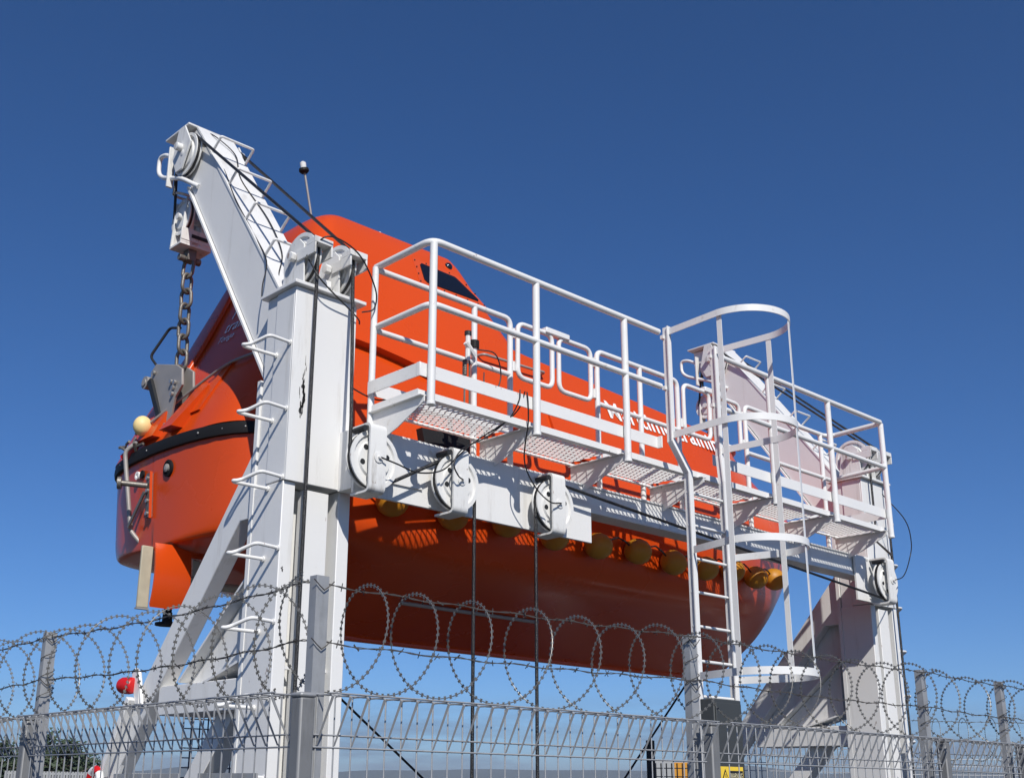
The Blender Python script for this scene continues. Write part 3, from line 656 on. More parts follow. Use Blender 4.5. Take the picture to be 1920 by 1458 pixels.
for i, (x, z) in enumerate(PUL):
    sg = 1
    s_ = sheave((x, .33, z), (0, 1, 0), .198, 'deflector_sheave', beam, wid=.06)
    for k in range(6):
        a = math.pi/3*k+.3; b = MB(); b.disc((x+.105*math.cos(a), .302, z+.105*math.sin(a)), (0, -1, 0), [(0, .02), (.003, .02)], 10); b.build('sheave_hole', 'darkpost', s_)
    b = MB()
    prof = fillet([(.444, z+.235, 0), (.245, z+.235, 0), (.245, z-.235, 0), (.444, z-.235, 0)], .05, 5)
    inn = fillet([(.444, z+.22, 0), (.26, z+.22, 0), (.26, z-.22, 0), (.444, z-.22, 0)], .04, 5)
    x0 = x-.085; x1 = x+.05; n = len(prof)
    for xx in (x0, x1):
        b.v += [(xx, p[0], p[1]) for p in prof]+[(xx, p[0], p[1]) for p in inn]
    T = 2*n
    for k in range(n-1):
        b.f += [(k, k+1, T+k+1, T+k), (n+k, T+n+k, T+n+k+1, n+k+1), (k, n+k, n+k+1, k+1), (T+k, T+k+1, T+n+k+1, T+n+k)]
    b.f += [(0, T, T+n, n), (n-1, 2*n-1, T+2*n-1, T+n-1)]
    st = b.build('sheave_strap', 'worn', beam, smooth=35)
    for dx, dz in ((-.13, .225), (.13, .225), (-.13, -.17), (.16, -.17)):
        if x+dx < -.25: continue
        b = MB(); b.disc((x+dx, .4445, z+dz), (0, -1, 0), [(0, .015), (.004, .015), (.0045, .010), (.013, .010)], 6); b.build('plate_bolt', 'worn', beam)
    b = MB(); b.disc((x-.015, .244, z), (0, -1, 0), [(0, .036), (.006, .036), (.008, .02)], 14); b.disc((x-.015, .24, z), (0, -1, 0), [(0, .012), (.02, .01)], 8); b.build('grease_boss', 'worn', st, smooth=40)
    b = MB(); b.disc((x-.11, .27, z+.19), (0, 1, 0), [(0, .02), (.12, .02)], 10); b.build('keeper_pin', 'darkpost', st)

# ------------------------------------------------------------------ walkway
ZD = 4.05
plat = thing('access_walkway', (3, .3, 4.0), 'white railed walkway with mesh deck along the lifeboat side', 'walkway')
PX = (0, 1, 2, 4, 5, 6)
for x in PX:
    b = MB(); b.tube([(x, 0, ZD), (x, 0, 5.225)], .0275, 14); p = b.build('rail_post', 'rail', plat, smooth=50)
    b = MB(); b.disc((x, 0, ZD-.006), (0, 0, 1), [(0, .024), (.004, .031), (.02, .031), (.024, .028)], 14); b.build('post_foot', 'rail', p)
def rail(pts, r=.0255, name='handrail', fr=.07):
    b = MB(); b.tube(fillet(pts, fr, 6), r, 12); return b.build(name, 'rail', plat, smooth=60)
rail([(-.02, .62, 5.238), (-.02, -.005, 5.238), (2.43, -.005, 5.238)], fr=.09)
rail([(3.12, -.005, 5.238), (5.985, -.005, 5.238), (5.985, .02, 5.238)], fr=.012)
rail([(5.985, 0, 5.225), (5.985, .6, 5.21)], fr=.02)
rail([(-.02, .64, 4.765), (-.02, -.005, 4.765), (2.43, -.005, 4.765)], fr=.08, name='mid_rail', r=.0235)
rail([(3.12, -.005, 4.765), (6.0, -.005, 4.765)], name='mid_rail', r=.0235)
rail([(5.99, 0, 4.765), (5.99, .6, 4.745)], name='mid_rail', r=.0225)
# toe boards
for x0, x1 in ((-.07, 2.42), (3.14, 6.0)):
    b = MB(); b.box(x0, x1, .030, .037, 4.245, 4.340); b.build('toe_board', 'rail', plat, bevel=.002)
b = MB(); b.box(2.405, 2.42, -.01, .0295, 4.245, 4.340); b.build('toe_board_end', 'rail', plat)
b = MB(); b.box(-.075, -.067, .065, .60, 4.245, 4.340); b.box(-.078, -.071, .029, .064, 4.243, 4.342); b.build('toe_board', 'rail', plat, bevel=.002)
b = MB(); b.box(6.0, 6.008, .04, .60, 4.245, 4.340); b.build('toe_board', 'rail', plat)
# frame angles
b = MB(); b.box(-.05, 6.04, .072, .078, 4.115, 4.165); b.box(-.05, 6.04, .0785, .13, 4.115, 4.121); b.build('deck_edge_angle', 'rail', plat, bevel=.001)
b = MB(); b.box(-.05, 6.04, .595, .601, 4.125, 4.15); b.box(-.05, 6.04, .57, .594, 4.125, 4.130); b.build('deck_edge_angle', 'rail', plat)
for x in (-.05, 6.034):
    b = MB(); b.box(x, x+.006, .079, .594, 4.115, 4.170); b.build('deck_end_angle', 'rail', plat)
# brackets: web plate with bottom flange
for x in (-.03, 1, 2, 3, 4, 5, 5.97):
    b = MB(); b.prism([(.03, 4.112), (.03, 4.075), (.30, 3.955), (.468, 3.90), (.468, 3.963), (.60, 3.963), (.60, 4.112)], x-.004, x+.004); br = b.build('deck_bracket', 'rail', plat)
    b = MB(); b.bar((x, .03, 4.1165), (x, .60, 4.1165), .07, .006); b.build('bracket_flange', 'rail', br)
# expanded metal deck, bay by bay
def grating(x0, x1, y0, y1, z):
    b = MB(); SW, LW = .050, .105; t, h = .0042, .0105
    ny = int((y1-y0)/(LW/2)); nx = int((x1-x0)/SW)
    for i in range(nx+1):
        for j in range(ny):
            for s_ in (-1, 1):
                xa = x0+(i+(.0 if j % 2 == 0 else .5*s_))*SW; xb = x0+(i+(.5*s_ if j % 2 == 0 else 0))*SW
                ya = y0+j*LW/2; yb = ya+LW/2
                if min(xa, xb) < x0-.001 or max(xa, xb) > x1+.001: continue
                b.bar((xa, ya, z), (xb, yb, z), t, h)
    return b
g0 = grating(.005, .955, .085, .59, 4.14)
gm = g0.build('deck_grating', 'rail', plat); gm['kind'] = 'stuff'
gm.location = Vector((.02, 0, 0))
for k in range(1, 6):
    c = copyobj(gm, plat); c.location = Vector((k+.02, 0, 0)); c['kind'] = 'stuff'
# inner railing with swing gates
YI = .60
def post_in(x, zt=5.21):
    b = MB(); b.tube([(x, YI, 3.963), (x, YI, zt)], .024, 12); return b.build('inner_post', 'rail', plat, smooth=50)
for x, zt in ((-.04, 5.225), (.93, 5.2), (2.91, 5.2), (5.84, 5.2)): post_in(x, zt)
rail([(-.04, YI, 5.212), (1.315, YI, 5.212), (1.315, YI, 3.963)], name='inner_rail', r=.0235)
rail([(-.04, YI, 4.742), (1.315, YI, 4.742)], name='inner_rail', r=.0215)
rail([(2.345, YI, 3.963), (2.345, YI, 5.212), (3.44, YI, 5.212), (3.44, YI, 3.963)], name='inner_rail', r=.0235)
rail([(2.345, YI, 4.742), (3.44, YI, 4.742)], name='inner_rail', r=.0215)
rail([(4.49, YI, 3.963), (4.49, YI, 5.212), (5.93, YI, 5.212), (5.985, .5, 5.212)], name='inner_rail', r=.0235)
rail([(4.49, YI, 4.742), (5.985, YI, 4.742)], name='inner_rail', r=.0215)
def gate(x0, x1):
    b = MB(); b.tube(fillet([(x0, YI, 4.745), (x1, YI, 4.745), (x1, YI, 5.205), (x0, YI, 5.205)], .075, 5, True), .021, 10, closed=True); return b.build('swing_gate', 'rail', plat, smooth=60)
for x0, x1 in ((1.40, 1.795), (1.875, 2.265), (3.53, 3.92), (4.0, 4.40)): gate(x0, x1)
for x in (1.70, 3.83):
    b = MB(); b.box(x, x+.28, YI-.035, YI+.03, 5.20, 5.25); b.build('gate_latch', 'rail', plat, bevel=.008)
for x, z in ((1.35, 4.82), (1.35, 5.1), (2.305, 4.82), (2.305, 5.1), (3.485, 4.82), (4.445, 4.82), (4.445, 5.1)):
    b = MB(); b.tube([(x, YI, z-.04), (x, YI, z+.04)], .018, 8); b.box(x-.045, x+.045, YI-.006, YI+.006, z-.03, z+.03); b.build('gate_hinge', 'worn', plat, smooth=40)
# inner toe board
for x0, x1 in ((-.03, 1.3), (2.36, 3.43), (4.5, 5.97)):
    b = MB(); b.box(x0, x1, YI-.032, YI-.026, 4.238, 4.335); b.build('inner_toe_board', 'rail', plat)
# control valve lashed to an inner post
vl = thing('control_handset', (.9, .55, 4.75), 'small white and dark control handset lashed to the walkway inner post', 'control handset')
b = MB(); b.tube([(.83, .56, 4.72), (.83, .56, 4.93)], .02, 8); b.tube([(.90, .56, 4.78), (.80, .55, 4.86)], .022, 8); b.build('handset_body', 'worn', vl, smooth=40)
b = MB(); b.disc((.83, .56, 4.93), (0, 0, 1), [(0, .028), (.03, .028)], 10); b.build('handset_knob', 'darkpost', vl)
b = MB(); b.disc((.93, .60, 4.86), (0, 0, 1), [(0, .04), (.06, .04)], 14); b.build('clamp_band', 'black', vl)
b = MB()
for k in range(9): b.disc((.80, .56, 4.60+k*.014), (0, .2, 1), [(0, .018), (.008, .018)], 8)
b.tube([(.80, .56, 4.72), (.80, .56, 4.40), (.81, .56, 4.15)], .008, 6); b.tube([(.84, .55, 4.72), (.845, .55, 4.2)], .008, 6); b.build('lashing', 'chain', vl)

# ------------------------------------------------------------------ caged ladder
lad = thing('caged_ladder', (2.77, -.1, 0), 'white vertical ladder with round safety cage below the walkway', 'ladder')
LX0, LX1, LY = 2.58, 3.04, -.12
for lx, ux in ((LX0, 2.46), (LX1, 3.10)):
    b = MB()
    b.bar((lx, LY, 0), (lx, LY, 4.05), .012, .065, (0, 1, 0)); b.bar((lx+(.0), LY-.027, 0), (lx, LY-.027, 4.05), .05, .01, (0, 1, 0))
    b.bar((lx, LY, 4.04), (ux, -.06, 4.30), .014, .06, (0, 1, 0)); b.bar((lx, LY-.027, 4.04), (ux, -.087, 4.30), .05, .012, (0, 1, 0))
    b.bar((ux, -.06, 4.29), (ux, -.06, 5.27), .012, .06, (0, 1, 0)); b.bar((ux, -.087, 4.29), (ux, -.087, 5.27), .045, .01, (0, 1, 0))
    b.build('ladder_stile', 'rail', lad)
    b = MB(); b.box(ux-.03, ux+.01, -.05, -.02, 5.17, 5.2); b.box(ux-.03, ux+.01, -.05, -.02, 4.73, 4.76); b.build('stile_clip', 'rail', lad)
for i in range(16):
    z = .22+.262*i-.0
    if z > 4.1: break
    b = MB(); b.tube([(LX0-.01, LY, z), (LX1+.01, LY, z)], .0125, 8); b.build('ladder_rung', 'rail', lad, smooth=50)
HC = (2.79, -.43)
def hoop(z, x0, x1, y0, r=.36, h=.055, t=.007, kink=False):
    cx_, cy_ = (x0+x1)/2, -.60
    pts = [(x0, y0)]
    if kink: pts += [(x0-.02, y0-.05)]
    for k in range(25):
        a = math.pi+math.pi*k/24; pts.append((cx_+r*math.cos(a), cy_+r*math.sin(a)*.98))
    if kink: pts += [(x1+.02, y0-.05)]
    pts += [(x1, y0)]
    b = MB(); n = len(pts)
    for i, (x, y) in enumerate(pts):
        xa, ya = pts[max(i-1, 0)]; xb, yb = pts[min(i+1, n-1)]; tx_, ty_ = xb-xa, yb-ya; L = math.hypot(tx_, ty_); nx, ny = ty_/L*t/2, -tx_/L*t/2
        b.v += [(x-nx, y-ny, z-h/2), (x+nx, y+ny, z-h/2), (x+nx, y+ny, z+h/2), (x-nx, y-ny, z+h/2)]
    for i in range(n-1):
        for j in range(4): b.f.append((i*4+j, (i+1)*4+j, (i+1)*4+(j+1) % 4, i*4+(j+1) % 4))
    b.f += [(3, 2, 1, 0), ((n-1)*4, (n-1)*4+1, (n-1)*4+2, (n-1)*4+3)]
    b.build('cage_hoop', 'rail', lad, smooth=30)
hoop(5.225, 2.46, 3.10, -.06); hoop(4.34, 2.46, 3.10, -.06); hoop(3.42, LX0, LX1, LY, kink=True); hoop(2.46, LX0, LX1, LY, kink=True)
for a in (180, 290, 363):
    x = 2.79+.352*math.cos(R(a)); y = -.60+.345*math.sin(R(a))
    d_ = Vector((math.cos(R(a)), math.sin(R(a)), 0))
    b = MB(); b.bar((x, y, 2.43), (x, y, 5.22), .045, .006, d_); b.build('cage_strap', 'rail', lad)

# ------------------------------------------------------------------ falls, block, chain
def rope(pts, r, label, name='wire_rope', m='rope', cat_='wire rope', group=None, n=8):
    b = MB(); b.tube(pts, r, n); o = b.build(name, m, None, smooth=70, loc=pts[0]); return tag(o, label, cat_, group)
def arc(cx_, cz, r, a0, a1, y=None, x=None, n=12):
    out = []
    for k in range(n+1):
        a = R(a0+(a1-a0)*k/n)
        out.append((cx_+r*math.cos(a), y, cz+r*math.sin(a)) if y is not None else (x, cx_+r*math.cos(a), cz+r*math.sin(a)))
    return out
nm = ('left', 'right')
for i, xc in enumerate(XD):
    # y-z plane: angle 0 = +y. tip sheave c (2.47,6.74) r .18, head sheave c (.76,5.165) r .19
    hx1, hx2 = xc-.135, xc+.165
    t0 = Vector((0, 2.47-.76, 6.70-5.165)); ang = math.degrees(math.atan2(t0.z, t0.y)); up_a = ang+90
    p1 = [(xc-.215, 2.66, 6.40)]+arc(2.47, 6.70, .18, 0, up_a, x=xc-.215)+arc(.76, 5.165, .19, up_a, 180, x=hx1)
    if i == 0:
        p1 += [(hx1, .57, 3.0), (hx1-.0, .57, .6)]
        rope(p1, .0125, 'black wire rope over the left davit arm running straight down its column face')
        p2 = [(xc+.215, 2.66, 6.40)]+arc(2.47, 6.70, .18, 0, up_a, x=xc+.215)+arc(.76, 5.165, .19, up_a, 180, x=hx2)
        P = PUL[0]; lx_ = P[0]-.185
        p2 += [(lx_+.0, .33, 3.95)]+arc(P[0], P[1], .185, 180, 292, y=.33)
        Q = PUL[1]; p2 += arc(Q[0], Q[1], .185, 118, 0, y=.33)+[(Q[0]+.185, .33, .5)]
        rope(p2, .0125, 'black wire rope from left davit around two deflector sheaves then down under the walkway')
    else:
        p1 += [(hx1, .57, 3.0), (hx1, .57, .6)]
        p1 = p1[:-2]+[(hx1, .57, 4.2)]
        Q = PUL[3]; S_ = PUL[2]
        p1 += [(Q[0]+.185, .33, 4.0)]+arc(Q[0], Q[1], .185, 0, -100, y=.33)+arc(S_[0], S_[1], .185, 82, 180, y=.33)+[(S_[0]-.185, .33, .5)]
        rope(p1, .0125, 'black wire rope slanting along the beam from right davit to third sheave')
        p2 = [(xc+.215, 2.66, 6.40)]+arc(2.47, 6.70, .18, 0, up_a, x=xc+.215)+arc(.76, 5.165, .19, up_a, 180, x=hx2)+[(hx2, .57, 3), (hx2+.02, .57, .5)]
        rope(p2, .0125, 'black wire rope over right davit arm running down its column face')
    # rope from tip to block
def make_block(xc, label):
    d = thing('lifting_block', (xc, 2.72, 5.95), label, 'pulley block', 'lifting blocks'); X = lambda v: xc+v
    Y0 = 2.75
    for s_ in (-1, 1):
        b = MB(); b.prism([(X(s_*.09)-.055, 5.98), (X(s_*.09)+.055, 5.98), (X(s_*.085)+.05, 6.36), (X(s_*.085)-.035, 6.40)], Y0-.15, Y0-.13, 'y'); b.build('block_cheek', 'worn', d, bevel=.004)
        b = MB(); b.prism([(X(s_*.09)-.055, 5.98), (X(s_*.09)+.055, 5.98), (X(s_*.085)+.05, 6.36), (X(s_*.085)-.035, 6.40)], Y0+.02, Y0+.04, 'y'); b.build('block_cheek', 'worn', d, bevel=.004)
    b = MB(); b.box(X(-.145), X(.145), Y0-.15, Y0+.04, 5.96, 5.98); b.box(X(-.145), X(.145), Y0-.155, Y0-.15, 6.0, 6.11); b.build('block_yoke', 'worn', d, bevel=.003)
    b = MB(); b.box(X(-.05), X(.10), Y0-.163, Y0-.156, 6.035, 6.065); b.build('maker_plate', 'darkpost', d)
    for s_ in (-1, 1): sheave((X(s_*.09), Y0-.055, 6.24), (1, 0, 0), .16, 'block_sheave', d, wid=.045)
    b = MB(); b.disc((X(.15), Y0-.055, 6.24), (1, 0, 0), [(-.3, .03), (.02, .03)], 14); b.build('axle_pin', 'worn', d, smooth=40)
    b = MB(); b.tube([(X(-.08)+.09*math.cos(t*math.pi/8), Y0+.0+.07*math.sin(t*math.pi/8), 6.47+.015*math.sin(t*math.pi/8)) for t in range(16)], .012, 8, closed=True); b.build('guide_ring', 'rail', d, smooth=60)
    b = MB(); b.box(X(-.04), X(.04), Y0-.10, Y0-.01, 5.86, 5.96); b.disc((X(-.1), Y0-.055, 5.88), (1, 0, 0), [(0, .03), (.05, .03), (.052, .022), (.15, .022), (.152, .03), (.2, .03)], 10); b.build('shackle', 'chain', d, bevel=.006)
    return d
make_block(XD[0], 'pale lifting block hanging from the left davit arm tip above the chain')
make_block(XD[1], 'pale lifting block hanging from the right davit arm tip behind the ladder cage')
for i, xc in enumerate(XD):
    for s_ in (-1, 1):
        rope([(xc+s_*.215, 2.655, 6.72), (xc+s_*.12, 2.80, 6.26)], .0125, '%s short rope fall from %s davit tip sheave down to its lifting block' % (('outer', 'inner')[(s_+1)//2], nm[i]))
# chains
lk = MB(); path = []
for k in range(12): a = math.pi*k/11; path.append((.051*math.cos(a), 0, .033+.051*math.sin(a)))
for k in range(12): a = math.pi+math.pi*k/11; path.append((.051*math.cos(a), 0, -.033+.051*math.sin(a)))
lk.tube(path, .0155, 10, closed=True); lkm = bpy.data.meshes.new('chain_link'); lkm.from_pydata(lk.v, [], lk.f); lkm.materials.append(M['chain'])
lkm.polygons.foreach_set('use_smooth', [True]*len(lkm.polygons))
for i, xc in enumerate(XD):
    ch = thing('lifting_chain', (xc, 2.70, 5.86), 'heavy dark steel chain between the %s lifting block and the lifeboat %s hook' % (nm[i], ('stern', 'bow')[i]), 'chain', 'lifting chains')
    for k in range(8):
        ob = bpy.data.objects.new('chain_link', lkm); COL.objects.link(ob); ob.parent = ch
        ob.location = (random.uniform(-.004, .004), -.004*k, -.06-.138*k); ob.rotation_euler = (R(random.uniform(-4, 4)), R(random.uniform(-4, 4)), R(20 if k % 2 else 112))

# thin grease hoses and lashings
def hose(pts, label, r=.0055):
    return rope(cat(pts, 7), r, label, 'grease_hose', 'hose', 'hose', 'thin black hoses', 6)
hose([(-.64, .60, 5.12), (-.56, .47, 5.25), (-.30, .47, 5.21), (-.10, .52, 5.02), (-.08, .55, 4.88), (-.17, .57, 4.83)], 'thin black hose arching across both sheaves on top of the left column')
hose([(-.615, 2.5, 6.93), (-.60, 2.3, 6.75), (-.55, 2.05, 6.46), (-.60, 1.7, 6.0), (-.58, 1.4, 5.58), (-.62, 1.15, 5.28), (-.68, 1.08, 5.05), (-.70, 1.05, 4.93)], 'thin black hose running down the top of the left davit arm')
hose([(-.50, 2.5, 7.0), (-.47, 2.33, 6.88), (-.35, 2.2, 6.70), (-.42, 1.95, 6.34), (-.36, 1.6, 5.88), (-.40, 1.3, 5.47), (-.55, 1.08, 5.14), (-.50, 1.0, 4.95)], 'second thin black hose lying on the left davit arm top plate')
hose([(-.23, .225, 3.69), (-.1, .20, 3.66), (.08, .21, 3.64), (.3, .22, 3.70), (.46, .23, 3.84), (.62, .22, 3.98), (.80, .12, 4.13), (.88, .06, 4.24), (.90, .02, 4.36)], 'thin black hose looping from the first beam sheave towards the walkway deck')
hose([(.50, .225, 3.67), (.42, .19, 3.68), (.38, .19, 3.76), (.46, .19, 3.88), (.66, .17, 4.0), (.80, .08, 4.15), (.84, .02, 4.28), (.85, .02, 4.36)], 'thin black hose curling up from the second beam sheave to the toe board')
hose([(1.485, .225, 3.672), (1.32, .19, 3.65), (1.15, .18, 3.74), (1.02, .15, 3.9), (.96, .05, 4.14), (.93, .02, 4.28), (.92, .02, 4.36)], 'thin black hose sweeping from the third beam sheave up to the walkway')
hose([(.93, .56, 4.84), (1.06, .5, 4.82), (1.12, .5, 4.66), (1.05, .5, 4.5), (.97, .52, 4.56), (.98, .54, 4.66)], 'thin black hose hanging in a loop from the walkway control handset')
hose([(-.15, .9, 4.95), (-.09, 1.0, 4.70), (-.08, .9, 4.45), (-.06, .75, 4.32), (.05, .62, 4.24), (.16, .58, 4.30)], 'thin black hose beside the left column above the walkway end')
hose([(6.395, .225, 3.70), (6.55, .2, 3.76), (7.0, .35, 4.0), (7.05, .33, 4.2), (6.9, .3, 4.42), (6.75, .45, 4.7)], 'thin black hose hanging beside the right column sheave')
hose([(-.62, .6, 5.10), (-.55, .52, 4.93), (-.2, .6, 4.80), (-.15, .62, 4.76)], 'short thin black hose crossing the left column top front')
# diagonal lashings under the boat
rope([(1.2, 2.60, 2.40), (3.4, 2.60, .9)], .011, 'dark diagonal stay descending under the boat near the left column', 'stay_wire', 'darkpost', 'stay')
rope([(6.2, 2.60, 2.96), (4.2, 2.60, 1.1)], .011, 'dark diagonal stay descending under the boat beside the ladder', 'stay_wire', 'darkpost', 'stay')

# ------------------------------------------------------------------ red fittings on the left brace
rl = thing('red_capped_winch_lug', (-.5, 2.5, 2.2), 'white lug with a bright red cap on the left davit brace', 'winch lug')
b = MB(); b.disc((-.68, 2.58, 2.335), (-.3, .95, .05), [(-.075, .045), (-.068, .056), (-.03, .062), (.04, .06), (.062, .05), (.068, .02)], 16); b.build('red_cap', 'red', rl, smooth=50)
b = MB(); b.prism([(2.42, 2.20), (2.48, 2.20), (2.56, 2.42), (2.52, 2.46), (2.46, 2.42)], -.66, -.635); b.tube([(-.66, 2.44, 2.42), (-.66, 2.36, 2.18)], .014, 8); b.build('lug_plate', 'rail', rl, smooth=40)
b = MB(); b.bar((-.68, 2.50, 2.24), (-.70, 2.80, 1.70), .06, .05); b.bar((-.60, 2.44, 2.26), (-.62, 2.72, 1.70), .03, .05); b.build('lug_arm', 'rail', rl, bevel=.004)
lb = thing('ring_buoy', (-.72, 2.83, 1.74), 'red and white ring hanging at the foot of the left davit brace', 'ring buoy')
for k in range(8):
    b = MB(); b.tube([(-.74, 2.83+.085*math.cos(math.pi/4*(k+t/5)), 1.66+.085*math.sin(math.pi/4*(k+t/5))) for t in range(6)], .03, 8); b.build('buoy_segment', 'red' if k % 2 == 0 else 'letter', lb, smooth=60)

# ------------------------------------------------------------------ boundary fence
FX, FY, ZT = -2.32, -2.09, 1.945
def post(x, y, label, dirn, ext=True):
    d = thing('fence_post', (x, y, 0), label, 'fence post', 'fence posts')
    b = MB(); b.box(x-.031, x+.031, y-.031, y+.031, 0, ZT-.01); b.build('post_tube', 'galvpost', d, bevel=.008)
    b = MB(); b.prism([(x-.035, y-.035), (x+.035, y-.035), (x+.035, y+.035), (x-.035, y+.035)], ZT-.012, ZT+.006, 'z'); b.build('post_cap', 'galv', d, bevel=.008)
    b = MB()
    ex, ey = (x+dirn[0]*.065, y+dirn[1]*.065)
    b.box(ex-.028, ex+.028, ey-.003, ey+.003, 1.62, 2.372); b.box(ex-.028, ex-.023, ey+.0035, ey+.04, 1.62, 2.372)
    b.build('wire_extension', 'galv', d)
    for z in (2.352, 2.14):
        b = MB(); b.tube([(ex-.045, ey-.012, z+.002), (ex-.02, ey-.014, z-.02), (ex, ey-.014, z-.034), (ex+.02, ey-.014, z-.02), (ex+.045, ey-.012, z+.002)], .0022, 5); b.build('wire_tie', 'barbed', d)
    if label.find('corner') < 0:
        b = MB(); b.tube([(ex+.036*math.cos(t*.55), ey+.01+.034*math.sin(t*.55), 2.0+t*.0021*4) for t in range(46)], .0022, 4); b.build('wire_lashing', 'barbed', d)
    return d
RP = [(-2.32, 'square galvanised fence post at the near corner with tall angle upright'), (.03, 'galvanised fence post in front of the dark cabinet and ladder foot'), (2.36, 'galvanised fence post right of the right davit column'), (3.46, 'galvanised fence post at the far right edge'), (5.8, 'galvanised fence post beyond the right edge of view')]
for i, (x, lb_) in enumerate(RP[:4]): post(x, FY, lb_, (.0, 1.25) if i else (.95, .1))
LP = [(.26, 'galvanised fence post at the left end of the side fence'), (2.62, 'second galvanised fence post along the left side fence')]
for y, lb_ in LP: post(FX, y, lb_, (.9, .02))
# vertical wire with its triangular roll top (outward = local -Y)
def vwire():
    b = MB(); b.tube([(0, 0, .06), (0, 0, ZT-.004), (0, -.012, ZT), (0, -.085, ZT), (0, -.094, ZT-.006), (0, -.006, 1.775)], .0032, 5); me = bpy.data.meshes.new('vertical_wire'); me.from_pydata(b.v, [], b.f); me.materials.append(M['galvwire']); return me
VW = vwire()
def panel(a, bb, rot, label):
    # a->bb along the fence line (start, end); rot: z rotation of the wires so their roll points outward
    A = Vector((*a, 0)); B = Vector((*bb, 0)); L = (B-A).length; u = (B-A)/L; m = A.lerp(B, .5)
    d = thing('wire_fence', m, label, 'fence panel', 'roll-top fence panels')
    nW = max(4, int((L-.10)/.077)); out_ = Vector((math.sin(rot), -math.cos(rot), 0))
    for k in range(nW+1):
        p = A+u*(.06+(L-.12)*k/nW)
        ob = bpy.data.objects.new('vertical_wire', VW); COL.objects.link(ob); ob.parent = d; ob.location = p-m; ob.rotation_euler = (0, 0, rot)
    for z, off in ((ZT+.004, .0), (ZT+.004, .088), (1.81, .004), (1.768, .004), (1.35, .004), (.9, .004), (.45, .004), (.1, .004)):
        b = MB(); p = A+u*.045+out_*off; q = B-u*.045+out_*off
        b.tube([(p.x, p.y, z), (q.x, q.y, z)], .0034, 5); b.build('horizontal_wire', 'galvwire', d)
    return d
for i in range(3):
    panel((RP[i][0], FY), (RP[i+1][0], FY), 0, ('roll-top wire fence panel under the lifeboat, right of the corner post', 'roll-top wire fence panel between the ladder foot and right column', 'short roll-top wire fence panel at the far right')[i])
panel((RP[3][0], FY), (RP[4][0], FY), 0, 'roll-top wire fence panel running off the right edge')
for i, (y0, y1) in enumerate(((FY, .26), (.26, 2.62), (2.62, 4.98))):
    panel((FX, y0), (FX, y1), R(-90), ('roll-top wire fence panel left of the corner post', 'roll-top wire fence panel at the left picture edge', 'roll-top wire fence panel beyond the left picture edge')[i])
# barbed strands
def strand(p, q, label, sag=.02, name='barbed_wire', tw=.0022):
    P, Q = Vector(p), Vector(q); L = (Q-P).length; n = int(L/.05); rnd = random.Random(int(L*1000)+int(p[2]*77))
    b = MB()
    def pos(t): return P.lerp(Q, t)+Vector((0, 0, -sag*4*t*(1-t)+.004*math.sin(t*L*19)))
    for ph in (0, math.pi):
        b.tube([pos(i/n)+Vector((.003*math.sin(i*1.9+ph), .003*math.cos(i*1.9+ph), .003*math.cos(i*1.9+ph))) for i in range(n+1)], tw, 4)
    o = b.build(name, 'barbed', None, loc=p); tag(o, label, 'barbed wire', 'barbed strands')
    c = MB(); k = 0; s_ = .06
    while s_ < L:
        m = pos(s_/L)
        for q_ in range(2):
            dv = Vector((rnd.uniform(-1, 1), rnd.uniform(-1, 1), rnd.uniform(-1, 1))).normalized()*.016
            c.tube([m-dv, m+dv], .0018, 4)
        c.ball(m, .0045, n=5, m=4); s_ += rnd.uniform(.085, .11)
    x = c.build('barb', 'barbed', o); x['kind'] = 'stuff'
for z, nmz in ((2.352, 'upper'), (2.14, 'lower')):
    y0 = FY+.06; x0 = FX+.03
    strand((x0, y0, z), (.05, y0, z+.012), nmz+' barbed wire strand right of the corner post in front of the hull', .012)
    strand((.05, y0, z+.012), (2.38, y0, z+.005), nmz+' barbed wire strand between ladder foot and right column', .015)
    strand((2.38, y0, z+.005), (3.48, y0, z-.01), nmz+' barbed wire strand at the far right', .008)
    strand((3.48, y0, z-.01), (5.8, y0, z), nmz+' barbed wire strand leaving the right edge', .01)
    strand((x0, y0, z), (x0+.03, .28, z+.0), nmz+' barbed wire strand left of the corner post', .025)
    strand((x0+.03, .28, z), (x0+.03, 2.64, z), nmz+' barbed wire strand at the left picture edge', .02)
